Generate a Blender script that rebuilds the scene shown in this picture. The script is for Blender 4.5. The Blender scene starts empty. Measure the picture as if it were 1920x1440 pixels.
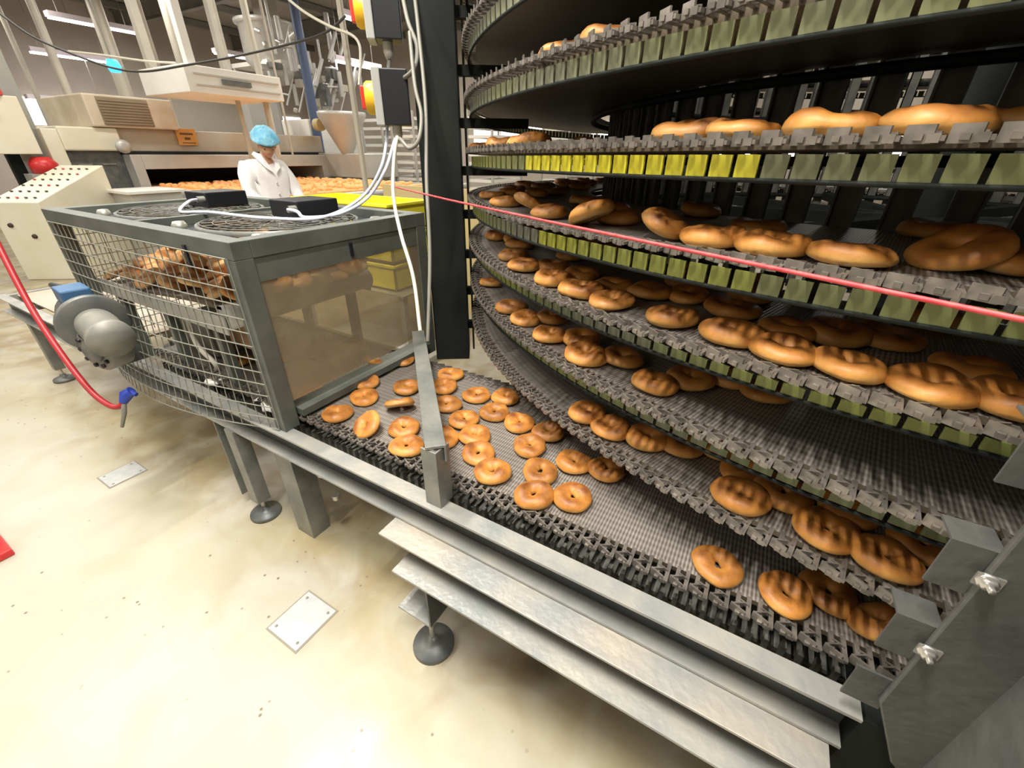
import bpy, math, random
import numpy as np
from mathutils import Vector, Matrix
random.seed(7)
PI = math.pi
C = bpy.context.scene.collection
# ------------------------------------------------------------------ camera numbers
F_PX, HOR, ROLL, CAMZ, YAW = 788.9, 434.4, 0.011, 1.4, math.radians(30)
PITCH = math.atan2(HOR, F_PX)
def ray(u, v):
    a = (u-960)/F_PX; b = -(v-720)/F_PX
    c, s = math.cos(ROLL), math.sin(ROLL)
    a, b = a*c-b*s, a*s+b*c
    Fw = math.cos(PITCH)+b*math.sin(PITCH); U = -math.sin(PITCH)+b*math.cos(PITCH)
    return Vector((a*math.cos(YAW)-Fw*math.sin(YAW), a*math.sin(YAW)+Fw*math.cos(YAW), U))
O = Vector((0, 0, CAMZ))
def PZ(u, v, z): r = ray(u, v); return O+r*((z-CAMZ)/r.z)
def PY(u, v, y): r = ray(u, v); return O+r*(y/r.y)
def PX(u, v, x): r = ray(u, v); return O+r*(x/r.x)
def PD(u, v, d): return O+ray(u, v)*d
def project(p):
    x, y, z = p[0], p[1], p[2]-CAMZ
    X = x*math.cos(YAW)+y*math.sin(YAW); Y = -x*math.sin(YAW)+y*math.cos(YAW)
    dep = Y*math.cos(PITCH)-z*math.sin(PITCH); up = Y*math.sin(PITCH)+z*math.cos(PITCH)
    a, b = X/dep, up/dep
    c, s = math.cos(ROLL), math.sin(ROLL)
    a, b = a*c+b*s, -a*s+b*c
    return 960+a*F_PX, 720-b*F_PX
# ------------------------------------------------------------------ materials
def mat(name, col, rough=.5, metal=0., col2=None, scale=6., detail=4., bump=0., bscale=60., emit=0., spec=.5, contrast=(.35,.65)):
    m = bpy.data.materials.new(name); m.use_nodes = True
    nt = m.node_tree; b = nt.nodes['Principled BSDF']
    b.inputs['Base Color'].default_value = (*col, 1); b.inputs['Roughness'].default_value = rough
    b.inputs['Metallic'].default_value = metal; b.inputs['Specular IOR Level'].default_value = spec
    tc = nt.nodes.new('ShaderNodeTexCoord')
    if col2:
        n = nt.nodes.new('ShaderNodeTexNoise'); n.inputs['Scale'].default_value = scale; n.inputs['Detail'].default_value = detail
        nt.links.new(tc.outputs['Object'], n.inputs['Vector'])
        r = nt.nodes.new('ShaderNodeValToRGB'); r.color_ramp.elements[0].color = (*col, 1); r.color_ramp.elements[1].color = (*col2, 1)
        r.color_ramp.elements[0].position = contrast[0]; r.color_ramp.elements[1].position = contrast[1]
        nt.links.new(n.outputs['Fac'], r.inputs['Fac']); nt.links.new(r.outputs['Color'], b.inputs['Base Color'])
    if bump:
        n = nt.nodes.new('ShaderNodeTexNoise'); n.inputs['Scale'].default_value = bscale
        nt.links.new(tc.outputs['Object'], n.inputs['Vector'])
        bp = nt.nodes.new('ShaderNodeBump'); bp.inputs['Strength'].default_value = bump; bp.inputs['Distance'].default_value = .01
        nt.links.new(n.outputs['Fac'], bp.inputs['Height']); nt.links.new(bp.outputs['Normal'], b.inputs['Normal'])
    if emit:
        b.inputs['Emission Color'].default_value = (*col, 1); b.inputs['Emission Strength'].default_value = emit
    return m
M = {}
M['steel'] = mat('painted_grey_steel', (.17,.18,.17), .42, .35, (.27,.27,.24), 9, 6, .15, 90)
M['rail'] = mat('worn_grey_rail', (.27,.285,.28), .38, .3, (.42,.40,.35), 7, 8, .15, 60)
M['railweb'] = mat('shaded_rail_web', (.055,.06,.062), .4, .25, (.085,.09,.09), 6, 5)  # rail grey darkened for the webs: channel shade put into the colour
M['plate'] = mat('floury_steel_plate', (.30,.31,.30), .45, .35, (.45,.40,.33), 5, 9, .2, 50)
M['frame'] = mat('grey_green_frame', (.085,.095,.085), .42, .2, (.13,.14,.12), 8, 4)
M['black'] = mat('black_steel', (.008,.010,.009), .65, 0, (.016,.018,.016), 5, spec=.2)
M['column'] = mat('charcoal_column', (.085,.088,.085), .45, .25, (.125,.125,.115), 8, 8, .2, 40)
M['boxblack'] = mat('black_plastic', (.008,.009,.012), .45)
M['boxgrey'] = mat('grey_plastic', (.38,.38,.36), .5)
M['yellow'] = mat('switch_yellow', (.85,.5,.02), .4)
M['red'] = mat('switch_red', (.5,.03,.02), .4)
M['bolt'] = mat('zinc_bolt', (.6,.58,.55), .3, .8)
M['cable_grey'] = mat('grey_cable', (.20,.19,.16), .5)
M['cable_white'] = mat('pale_cable', (.62,.66,.78), .4)
M['cable_dark'] = mat('dark_cable', (.04,.04,.035), .5)
M['cable_cream'] = mat('cream_cable', (.6,.57,.48), .5)
M['rope'] = mat('red_rope', (.62,.04,.05), .5, 0, (.75,.10,.10), 60)
M['hose'] = mat('red_hose', (.33,.015,.02), .4)
M['blue'] = mat('blue_plastic', (.02,.05,.35), .4)
M['wire'] = mat('galvanised_wire', (.32,.32,.27), .4, .5)
M['slat'] = mat('dark_drum_slat', (.09,.09,.078), .5, .2, (.15,.15,.13), 12)
M['link'] = mat('chain_link_steel', (.17,.155,.135), .38, .6, (.30,.27,.235), 30)
M['under'] = mat('brown_underside', (.10,.08,.052), .5, .1, (.15,.12,.08), 3, 6)
M['motorblue'] = mat('blue_terminal_box', (.04,.11,.22), .45)
M['motor'] = mat('grey_motor', (.10,.11,.11), .45, .3, (.17,.165,.15), 12)
M['gear'] = mat('cast_gearbox', (.19,.19,.17), .5, .2, (.27,.26,.22), 14)
M['cream'] = mat('cream_enamel', (.70,.65,.50), .5, 0, (.74,.70,.58), 3)
M['white'] = mat('white_panel', (.80,.78,.72), .5, 0, (.74,.72,.66), 2)
M['beige'] = mat('beige_oven_panel', (.52,.43,.31), .5, .1, (.60,.52,.41), 4)
M['scorch'] = mat('scorched_steel', (.42,.33,.22), .5, .2, (.46,.43,.37), 1.6)
M['stain'] = mat('stainless', (.44,.43,.40), .4, .25, (.52,.51,.46), 3)
M['louvre'] = mat('brown_louvre', (.24,.185,.12), .6, .1, (.28,.22,.15), 3)
M['darkhole'] = mat('oven_dark', (.008,.008,.007), .8)
M['orange'] = mat('baked_orange', (.85,.36,.10), .6, 0, (.95,.55,.22), 25)
M['sign'] = mat('orange_sign', (.50,.22,.05), .5, 0, (.58,.30,.08), 6)
M['dark'] = mat('dark_marks', (.05,.03,.02), .6)
M['tile'] = mat('steel_cover', (.40,.42,.425), .45, .2, (.50,.50,.47), 25)
M['groove'] = mat('cover_groove', (.25,.22,.17), .7)
M['pipe'] = mat('pale_pipe', (.50,.46,.38), .45, .1, (.42,.39,.33), 3)
M['duct'] = mat('taupe_duct', (.50,.46,.38), .5, .2)
M['pillar'] = mat('grey_pillar', (.30,.31,.28), .5, 0, (.36,.36,.32), 3)
M['bluepost'] = mat('blue_post', (.06,.09,.17), .5)
M['yellowcrate'] = mat('yellow_crate', (.85,.75,.03), .45)
M['tan'] = mat('tan_board', (.50,.40,.20), .6)
M['redp'] = mat('red_paint', (.60,.03,.03), .35)
M['pink'] = mat('pink_panel', (.70,.05,.12), .5)
M['coat'] = mat('white_coat', (.82,.80,.80), .75, 0, (.86,.84,.84), 9, 3, .35, 14)
M['skin'] = mat('skin', (.55,.29,.18), .5, 0, (.60,.32,.20), 20)
M['net'] = mat('blue_hairnet', (.10,.40,.62), .6, 0, (.30,.62,.80), 18, 4, .5, 70)
M['hair'] = mat('dark_hair', (.02,.014,.01), .6)
M['lip'] = mat('lip', (.40,.12,.10), .5)
M['trouser'] = mat('white_trousers', (.75,.75,.75), .8)
M['shoe'] = mat('shoe', (.05,.05,.05), .5)
M['wall'] = mat('hall_wall', (.42,.37,.31), .7, 0, (.50,.45,.38), .6)
M['ceil'] = mat('hall_ceiling', (.26,.24,.20), .7, 0, (.33,.30,.25), 1.2)
M['beam'] = mat('roof_beam', (.16,.155,.14), .6, 0, (.22,.21,.18), 2)
M['lampwhite'] = mat('lamp_housing', (.65,.58,.62), .5)
M['tube'] = mat('lit_tube', (1.,.93,1.), .5, emit=14)
M['bluelight'] = mat('lit_blue_lamp', (.02,.22,1.), .5, emit=5)
M['winlight'] = mat('lit_skylight', (1,.98,.92), .5, emit=2.2)
M['paper'] = mat('white_paper', (.75,.74,.70), .7)
M['card'] = mat('brown_debris', (.20,.10,.045), .7, 0, (.32,.20,.10), 9)

def uv_material(name, base, gap, rods_u, rods_v, rough, metal, wash):
    """woven wire belt: dense rods across the belt plus slight lengthwise rows, in metres of UV"""
    m = bpy.data.materials.new(name); m.use_nodes = True; nt = m.node_tree; b = nt.nodes['Principled BSDF']
    uv = nt.nodes.new('ShaderNodeUVMap'); sp = nt.nodes.new('ShaderNodeSeparateXYZ'); nt.links.new(uv.outputs[0], sp.inputs[0])
    def saw(sock, f, w):
        mu = nt.nodes.new('ShaderNodeMath'); mu.operation = 'MULTIPLY'; mu.inputs[1].default_value = f*2*PI; nt.links.new(sock, mu.inputs[0])
        si = nt.nodes.new('ShaderNodeMath'); si.operation = 'SINE'; nt.links.new(mu.outputs[0], si.inputs[0])
        mr = nt.nodes.new('ShaderNodeMapRange'); mr.inputs[1].default_value = -w; mr.inputs[2].default_value = w; nt.links.new(si.outputs[0], mr.inputs[0])
        return mr.outputs[0]
    a = saw(sp.outputs[0], 1/rods_u, .8); c = saw(sp.outputs[1], 1/rods_v, .9)
    mx = nt.nodes.new('ShaderNodeMath'); mx.operation = 'MULTIPLY_ADD'; mx.inputs[1].default_value = .72
    c2 = nt.nodes.new('ShaderNodeMath'); c2.operation = 'MULTIPLY'; c2.inputs[1].default_value = .28
    nt.links.new(c, c2.inputs[0]); nt.links.new(a, mx.inputs[0]); nt.links.new(c2.outputs[0], mx.inputs[2])
    n = nt.nodes.new('ShaderNodeTexNoise'); n.inputs['Scale'].default_value = 7; n.inputs['Detail'].default_value = 6
    tc = nt.nodes.new('ShaderNodeTexCoord'); nt.links.new(tc.outputs['Object'], n.inputs[0])
    cr = nt.nodes.new('ShaderNodeMix'); cr.data_type = 'RGBA'; cr.inputs['A'].default_value = (*base, 1); cr.inputs['B'].default_value = (*wash, 1)
    nr = nt.nodes.new('ShaderNodeMapRange'); nr.inputs[1].default_value = .35; nr.inputs[2].default_value = .7; nt.links.new(n.outputs['Fac'], nr.inputs[0])
    nt.links.new(nr.outputs[0], cr.inputs['Factor'])
    g = nt.nodes.new('ShaderNodeMix'); g.data_type = 'RGBA'; g.inputs['A'].default_value = (*gap, 1)
    nt.links.new(mx.outputs[0], g.inputs['Factor']); nt.links.new(cr.outputs['Result'], g.inputs['B'])
    nt.links.new(g.outputs['Result'], b.inputs['Base Color'])
    bp = nt.nodes.new('ShaderNodeBump'); bp.inputs['Strength'].default_value = .5; bp.inputs['Distance'].default_value = .002
    nt.links.new(mx.outputs[0], bp.inputs['Height']); nt.links.new(bp.outputs['Normal'], b.inputs['Normal'])
    b.inputs['Roughness'].default_value = rough; b.inputs['Metallic'].default_value = metal
    return m
M['belt'] = uv_material('woven_wire_belt', (.40,.365,.33), (.12,.105,.09), .0081, .0203, .42, .35, (.30,.27,.235))

def floor_material():
    m = bpy.data.materials.new('cream_epoxy_floor'); m.use_nodes = True; nt = m.node_tree; b = nt.nodes['Principled BSDF']
    tc = nt.nodes.new('ShaderNodeNewGeometry'); L = nt.links.new
    def noise(s, d, dist=0):
        n = nt.nodes.new('ShaderNodeTexNoise'); n.inputs['Scale'].default_value = s; n.inputs['Detail'].default_value = d; n.inputs['Distortion'].default_value = dist
        L(tc.outputs['Position'], n.inputs['Vector']); return n.outputs['Fac']
    def rng(s, a, c, lo=0., hi=1.):
        r = nt.nodes.new('ShaderNodeMapRange'); r.inputs[1].default_value = a; r.inputs[2].default_value = c; r.inputs[3].default_value = lo; r.inputs[4].default_value = hi; L(s, r.inputs[0]); return r.outputs[0]
    def mix(f, A, Bc):
        g = nt.nodes.new('ShaderNodeMix'); g.data_type = 'RGBA'; L(f, g.inputs['Factor'])
        for k, v in (('A', A), ('B', Bc)):
            if isinstance(v, tuple): g.inputs[k].default_value = (*v, 1)
            else: L(v, g.inputs[k])
        return g.outputs['Result']
    def mul(a, b_):
        q = nt.nodes.new('ShaderNodeMath'); q.operation = 'MULTIPLY'; L(a, q.inputs[0]); L(b_, q.inputs[1]); return q.outputs[0]
    c = mix(rng(noise(.9, 5), .35, .65), (.40,.37,.285), (.46,.435,.37))
    c = mix(rng(noise(3.2, 8, .6), .50, .75, 0, .5), c, (.36,.325,.21))
    # dirt that gathered under and along the machine (a band in y) : brown flour and crumbs
    sp = nt.nodes.new('ShaderNodeSeparateXYZ'); L(tc.outputs['Position'], sp.inputs[0])
    w = nt.nodes.new('ShaderNodeMath'); w.operation = 'MULTIPLY_ADD'; w.inputs[1].default_value = .7; L(noise(1.6, 6), w.inputs[0]); L(sp.outputs[1], w.inputs[2])
    band = rng(w.outputs[0], .62, 1.0)
    c = mix(mul(band, rng(noise(5, 9, .8), .35, .62, .15, .95)), c, (.27,.20,.11))
    c = mix(mul(rng(sp.outputs[1], .1, .5), rng(noise(2.3, 7, .5), .42, .62, 0, .5)), c, (.40,.34,.19))
    # speckles
    v = nt.nodes.new('ShaderNodeTexVoronoi'); v.inputs['Scale'].default_value = 16; L(tc.outputs['Position'], v.inputs['Vector'])
    spk = mul(rng(v.outputs['Distance'], .10, .05), rng(noise(1.3, 3), .44, .54))
    c = mix(spk, c, (.16,.12,.08))
    L(c, b.inputs['Base Color']); b.inputs['Roughness'].default_value = .38
    L(rng(noise(4, 4), .3, .7, .28, .5), b.inputs['Roughness'])
    bp = nt.nodes.new('ShaderNodeBump'); bp.inputs['Strength'].default_value = .12; bp.inputs['Distance'].default_value = .01
    L(noise(5, 5), bp.inputs['Height']); L(bp.outputs['Normal'], b.inputs['Normal'])
    return m
M['floor'] = floor_material()

def bagel_material(pale=False):
    m = bpy.data.materials.new('bagel_crust'); m.use_nodes = True; nt = m.node_tree; b = nt.nodes['Principled BSDF']; L = nt.links.new
    tc = nt.nodes.new('ShaderNodeTexCoord'); sp = nt.nodes.new('ShaderNodeSeparateXYZ'); L(tc.outputs['Object'], sp.inputs[0])
    oi = nt.nodes.new('ShaderNodeObjectInfo')
    ad = nt.nodes.new('ShaderNodeVectorMath'); ad.operation = 'ADD'; L(tc.outputs['Object'], ad.inputs[0]); L(oi.outputs['Random'], ad.inputs[1])
    n = nt.nodes.new('ShaderNodeTexNoise'); n.inputs['Scale'].default_value = 28; n.inputs['Detail'].default_value = 5; L(ad.outputs[0], n.inputs['Vector'])
    h = nt.nodes.new('ShaderNodeMath'); h.operation = 'MULTIPLY_ADD'; h.inputs[1].default_value = .030; L(n.outputs['Fac'], h.inputs[0]); L(sp.outputs[2], h.inputs[2])
    mr = nt.nodes.new('ShaderNodeMapRange'); mr.inputs[1].default_value = .010; mr.inputs[2].default_value = .052; L(h.outputs[0], mr.inputs[0])
    r = nt.nodes.new('ShaderNodeValToRGB'); e = r.color_ramp.elements
    e[0].position = 0; e[0].color = (.66,.46,.24,1); e[1].position = .95; e[1].color = (.17,.05,.010,1)
    x = e.new(.25); x.color = (.66,.36,.10,1); x = e.new(.60); x.color = (.52,.21,.04,1)
    L(mr.outputs[0], r.inputs[0])
    if pale:
        for q, c in zip(e, ((.80,.58,.34),(.80,.50,.24),(.74,.40,.15),(.50,.20,.06))): q.color = (*c, 1)
    hs = nt.nodes.new('ShaderNodeHueSaturation'); v = nt.nodes.new('ShaderNodeMapRange'); v.inputs[3].default_value = .72; v.inputs[4].default_value = 1.2
    L(oi.outputs['Random'], v.inputs[0]); L(v.outputs[0], hs.inputs['Value']); L(r.outputs[0], hs.inputs['Color']); L(hs.outputs[0], b.inputs['Base Color'])
    b.inputs['Roughness'].default_value = .5
    n2 = nt.nodes.new('ShaderNodeTexNoise'); n2.inputs['Scale'].default_value = 120; L(ad.outputs[0], n2.inputs['Vector'])
    bp = nt.nodes.new('ShaderNodeBump'); bp.inputs['Strength'].default_value = .35; bp.inputs['Distance'].default_value = .002; L(n2.outputs['Fac'], bp.inputs['Height']); L(bp.outputs[0], b.inputs['Normal'])
    return m
M['bagel'] = bagel_material(); M['bagelpale'] = bagel_material(True)

def panel_material():
    m = bpy.data.materials.new('hazy_clear_panel'); m.use_nodes = True; nt = m.node_tree; b = nt.nodes['Principled BSDF']; L = nt.links.new
    out = nt.nodes['Material Output']
    tc = nt.nodes.new('ShaderNodeTexCoord'); n = nt.nodes.new('ShaderNodeTexNoise'); n.inputs['Scale'].default_value = 3.5; n.inputs['Detail'].default_value = 5; n.inputs['Distortion'].default_value = .7
    L(tc.outputs['Object'], n.inputs['Vector'])
    b.inputs['Base Color'].default_value = (.32,.27,.19,1); b.inputs['Roughness'].default_value = .2
    t = nt.nodes.new('ShaderNodeBsdfTransparent'); t.inputs[0].default_value = (.9,.85,.72,1)
    mr = nt.nodes.new('ShaderNodeMapRange'); mr.inputs[1].default_value = .3; mr.inputs[2].default_value = .7; mr.inputs[3].default_value = .38; mr.inputs[4].default_value = .66; L(n.outputs['Fac'], mr.inputs[0])
    mx = nt.nodes.new('ShaderNodeMixShader'); L(mr.outputs[0], mx.inputs[0]); L(t.outputs[0], mx.inputs[1]); L(b.outputs[0], mx.inputs[2]); L(mx.outputs[0], out.inputs['Surface'])
    return m
M['clear'] = panel_material()
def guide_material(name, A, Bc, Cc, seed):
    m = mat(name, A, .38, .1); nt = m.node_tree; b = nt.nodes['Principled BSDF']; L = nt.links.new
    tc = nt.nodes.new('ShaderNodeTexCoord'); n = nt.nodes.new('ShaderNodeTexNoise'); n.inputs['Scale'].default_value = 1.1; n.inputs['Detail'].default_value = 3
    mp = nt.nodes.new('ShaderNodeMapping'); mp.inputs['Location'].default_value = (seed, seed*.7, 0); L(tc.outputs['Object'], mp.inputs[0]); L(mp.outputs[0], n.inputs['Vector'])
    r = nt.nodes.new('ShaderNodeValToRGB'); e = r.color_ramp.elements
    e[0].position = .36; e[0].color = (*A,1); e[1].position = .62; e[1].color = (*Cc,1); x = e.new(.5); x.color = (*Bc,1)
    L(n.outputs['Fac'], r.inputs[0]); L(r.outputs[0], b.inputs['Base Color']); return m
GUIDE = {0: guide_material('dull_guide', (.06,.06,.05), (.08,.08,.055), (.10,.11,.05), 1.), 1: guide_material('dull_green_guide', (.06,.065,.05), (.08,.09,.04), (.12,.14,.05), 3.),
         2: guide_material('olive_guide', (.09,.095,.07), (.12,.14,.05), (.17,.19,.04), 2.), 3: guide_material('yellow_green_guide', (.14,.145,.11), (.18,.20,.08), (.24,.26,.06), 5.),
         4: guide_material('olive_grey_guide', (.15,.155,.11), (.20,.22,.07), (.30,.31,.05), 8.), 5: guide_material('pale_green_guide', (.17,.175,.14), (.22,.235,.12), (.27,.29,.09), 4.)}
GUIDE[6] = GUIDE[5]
HOT = guide_material('yellow_reflection_guide', (.60,.56,.05), (.80,.72,.03), (.85,.78,.04), 8.); HOT2 = guide_material('lime_reflection_guide', (.25,.27,.06), (.38,.38,.03), (.48,.46,.04), 6.)  # yellow reflection painted into the guide colour on two tiers
# ------------------------------------------------------------------ mesh helper
def org(o):
    v = Vector((0, 0, 0))
    while o: v += o.location; o = o.parent
    return v
class MB:
    def __init__(s): s.v = []; s.f = []; s.uv = {}; s.sm = set(); s.mi = {}
    def add(s, vs, fs, smooth=False, mi=0):
        n = len(s.v); s.v += [Vector(p) for p in vs]
        for f in fs:
            if smooth: s.sm.add(len(s.f))
            if mi: s.mi[len(s.f)] = mi
            s.f.append([i+n for i in f])
        return s
    def box(s, a, b, mtx=None, mi=0):
        x0, y0, z0 = a; x1, y1, z1 = b
        vs = [Vector(p) for p in ((x0,y0,z0),(x1,y0,z0),(x1,y1,z0),(x0,y1,z0),(x0,y0,z1),(x1,y0,z1),(x1,y1,z1),(x0,y1,z1))]
        if mtx: vs = [mtx @ p for p in vs]
        return s.add(vs, [(0,3,2,1),(4,5,6,7),(0,1,5,4),(1,2,6,5),(2,3,7,6),(3,0,4,7)], mi=mi)
    def cbox(s, c, size, rz=0, mtx=None):
        m = Matrix.Translation(c) @ (mtx if mtx else Matrix.Rotation(rz, 4, 'Z')); h = [q/2 for q in size]
        return s.box((-h[0],-h[1],-h[2]), (h[0],h[1],h[2]), m)
    def bar(s, a, b, w, h, up=(0,0,1)):
        a = Vector(a); b = Vector(b); d = (b-a); L = d.length; d.normalize(); sd = d.cross(Vector(up)).normalized(); u2 = sd.cross(d)
        m = Matrix((( d.x, sd.x, u2.x, a.x),(d.y, sd.y, u2.y, a.y),(d.z, sd.z, u2.z, a.z),(0,0,0,1)))
        return s.box((0,-w/2,-h/2), (L,w/2,h/2), m)
    def tube(s, pts, r, n=8, caps=True):
        pts = [Vector(p) for p in pts]; rr = r if isinstance(r, (list, tuple)) else [r]*len(pts); rings = []
        ref = Vector((0,0,1))
        for i, p in enumerate(pts):
            d = (pts[min(i+1,len(pts)-1)]-pts[max(i-1,0)]).normalized()
            if abs(d.dot(ref)) > .95: ref = Vector((1,0,0)) if abs(d.x) < .9 else Vector((0,1,0))
            a = d.cross(ref).normalized(); b = a.cross(d)
            if rings and a.dot(pa) < 0: a, b = -a, -b
            pa = a; ref = b
            rings.append([p+(a*math.cos(2*PI*k/n)+b*math.sin(2*PI*k/n))*rr[i] for k in range(n)])
        vs = [q for R in rings for q in R]; fs = []
        for i in range(len(pts)-1):
            for k in range(n): fs.append((i*n+k, i*n+(k+1)%n, (i+1)*n+(k+1)%n, (i+1)*n+k))
        s.add(vs, fs, True)
        if caps: s.add(rings[0], [tuple(range(n))]); s.add(rings[-1], [tuple(reversed(range(n)))])
        return s
    def lathe(s, c, prof, n=24, axis=(0,0,1)):
        ax = Vector(axis).normalized(); t = Vector((0,0,1)) if abs(ax.z) < .9 else Vector((1,0,0)); a = ax.cross(t).normalized(); b = ax.cross(a); c = Vector(c)
        vs = [c+ax*z+(a*math.cos(2*PI*k/n)+b*math.sin(2*PI*k/n))*r for r, z in prof for k in range(n)]; fs = []
        for i in range(len(prof)-1):
            for k in range(n): fs.append((i*n+k, i*n+(k+1)%n, (i+1)*n+(k+1)%n, (i+1)*n+k))
        return s.add(vs, fs, True)
    def obj(s, name, m, parent=None, bevel=0):
        me = bpy.data.meshes.new(name)
        if parent: off = org(parent); loc = Vector((0,0,0))
        else:
            xs = [p.x for p in s.v]; ys = [p.y for p in s.v]; zs = [p.z for p in s.v]
            off = loc = Vector(((min(xs)+max(xs))/2, (min(ys)+max(ys))/2, min(zs)))
        me.from_pydata([tuple(p-off) for p in s.v], [], s.f)
        for mm in (m if isinstance(m, list) else [m]): me.materials.append(mm)
        sm = [i in s.sm for i in range(len(me.polygons))]; me.polygons.foreach_set('use_smooth', sm)
        for i, k in s.mi.items(): me.polygons[i].material_index = k
        o = bpy.data.objects.new(name, me); C.objects.link(o); o.parent = parent; o.location = loc
        if bevel:
            bv = o.modifiers.new('bevel', 'BEVEL'); bv.width = bevel; bv.segments = 2; bv.limit_method = 'ANGLE'
        me.update(); return o
def tag(o, label=None, cat=None, group=None, kind=None):
    if label: o['label'] = label
    if cat: o['category'] = cat
    if group: o['group'] = group
    if kind: o['kind'] = kind
    return o
def thing(name, label, cat, loc=(0,0,0), group=None):
    o = bpy.data.objects.new(name, None); C.objects.link(o); o.location = loc; o.empty_display_size = .05
    return tag(o, label, cat, group)
def curve(pts, k=8):
    """Catmull-Rom through the points"""
    P = [Vector(p) for p in pts]; P = [P[0]*2-P[1]]+P+[P[-1]*2-P[-2]]; out = []
    for i in range(1, len(P)-2):
        for j in range(k):
            t = j/k; a, b, c, d = P[i-1], P[i], P[i+1], P[i+2]
            out.append(.5*((2*b)+(c-a)*t+(2*a-5*b+4*c-d)*t*t+(3*b-a-3*c+d)*t**3))
    return out+[P[-2]]
# ================================================================== SETTING
def struct(name, mb, m, label):
    return tag(mb.obj(name, m), label, 'structure', kind='structure')
XW, XE, YS, YN, ZC = -17., 7., -6., 13., 4.7
struct('floor', MB().box((XW,YS,-.1),(XE,YN,0)), M['floor'], 'cream epoxy factory floor with brown crumbs under the machine')
struct('ceiling', MB().box((XW,YS,ZC),(XE,YN,ZC+.1)), M['ceil'], 'dull grey hall ceiling sheets above the steel beams')
struct('wall_left', MB().box((XW-.1,YS,0),(XW,YN,ZC)), M['wall'], 'far hall wall behind the oven')
struct('wall_back', MB().box((XW,YN,0),(XE,YN+.1,ZC)), M['wall'], 'far hall wall behind the spiral conveyor')
struct('wall_right', MB().box((XE,YS,0),(XE+.1,YN,ZC)), M['wall'], 'side hall wall beyond the spiral conveyor')
struct('wall_front', MB().box((XW,YS-.1,0),(XE,YS,ZC)), M['wall'], 'hall wall on the camera side')
for i, y in enumerate((-3.5, 1.0, 4.2, 7.4, 10.6)):
    b = MB().box((XW,y-.07,ZC-.42),(XE,y+.07,ZC-.40)).box((XW,y-.07,ZC-.04),(XE,y+.07,ZC-.02)).box((XW,y-.015,ZC-.4),(XE,y+.015,ZC-.04))
    struct('trim_%d' % (i+1), b, M['beam'], 'long steel roof beam under the hall ceiling')
for i in range(9):
    x = -16+i*2.2
    b = MB().box((x-.05,YS,ZC-.16),(x+.05,YN,ZC-.02))
    struct('trim_%d' % (i+6), b, M['beam'], 'roof purlin crossing the long steel beams')
# ================================================================== SPIRAL CONVEYOR
CX, CY, RO, RI, PIT, ZS = .566, 2.757, 2.07, 1.50, .1684, .585
YB = CY-RO
def hz(t): return ZS+PIT*(t+PI/2)/(2*PI)           # belt top height at continuous angle t (t=-pi/2 where the straight belt joins)
def pol(t, r, z): return Vector((CX+r*math.cos(t), CY+r*math.sin(t), z))
spiral = thing('spiral_cooling_conveyor', 'tall dark spiral cooling conveyor with stacked curved belts carrying bagels', 'conveyor', (CX, CY, 0))
NL = 320
ORD = ['lowest', 'second lowest', 'third lowest', 'fourth lowest', 'fifth lowest', 'sixth lowest', 'seventh lowest', 'eighth lowest', 'ninth lowest']
def link_geo(mb, p, tdir, rdir, z):
    """one edge link: an upright side plate, a slanting tab, a rod end"""
    up = Vector((0,0,1))
    def fr(c, a, b, sx, sy, sz, tw):
        a2 = a*math.cos(tw)+b*math.sin(tw); b2 = -a*math.sin(tw)+b*math.cos(tw)
        m = Matrix(((a2.x,b2.x,0,c.x),(a2.y,b2.y,0,c.y),(0,0,1,c.z),(0,0,0,1))); mb.box((-sx/2,-sy/2,-sz/2),(sx/2,sy/2,sz/2), m)
    fr(p-rdir*.006+up*(z+.002), tdir, rdir, .030, .0035, .020, .42)
    fr(p-rdir*.019+up*(z+.003), tdir, rdir, .022, .003, .014, -.5)
    fr(p-rdir*.026+up*(z-.001), tdir, rdir, .0085, .054, .007, 0)
    fr(p+tdir*.0203-rdir*.026+up*(z-.002), tdir, rdir, .0085, .054, .006, 0)
    fr(p+tdir*.010-rdir*.030+up*(z+.001), tdir, rdir, .020, .003, .010, .35)
    fr(p+tdir*.014-rdir*.003+up*(z-.002), tdir, rdir, .012, .010, .010, 0)
# straight infeed part of the lowest belt + helix tiers
XL = -2.3
def strip(mb, pts_in, pts_out, thick, top_mi=0, bot_mi=1):
    pass
def belt_mesh(samples, name, parent):
    """samples: list of (inner point, outer point, length) ; top face woven, bottom face brown sheet"""
    vs = []; fs = []; uvs = []; n = len(samples); w = (samples[0][0]-samples[0][1]).length
    for a, b, s in samples:
        vs += [a, b, b-Vector((0,0,.012)), a-Vector((0,0,.012))]
    me_f = []; 
    for i in range(n-1):
        k = i*4; q = k+4; s0 = samples[i][2]; s1 = samples[i+1][2]
        me_f.append(((k,k+1,q+1,q), 0, [(s0,w),(s0,0),(s1,0),(s1,w)]))
        me_f.append(((k+3,q+3,q+2,k+2), 1, [(s0,w),(s1,w),(s1,0),(s0,0)]))
        me_f.append(((k+1,k+2,q+2,q+1), 1, [(s0,0)]*4)); me_f.append(((k,q,q+3,k+3), 1, [(s0,0)]*4))
    off = org(parent); me = bpy.data.meshes.new(name); me.from_pydata([tuple(p-off) for p in vs], [], [f[0] for f in me_f])
    me.materials.append(M['belt']); me.materials.append(M['under'])
    uvl = me.uv_layers.new(name='UVMap')
    for poly, f in zip(me.polygons, me_f):
        poly.material_index = f[1]
        for li, uvc in zip(poly.loop_indices, f[2]): uvl.data[li].uv = uvc
    o = bpy.data.objects.new(name, me); C.objects.link(o); o.parent = parent; return o
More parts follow.
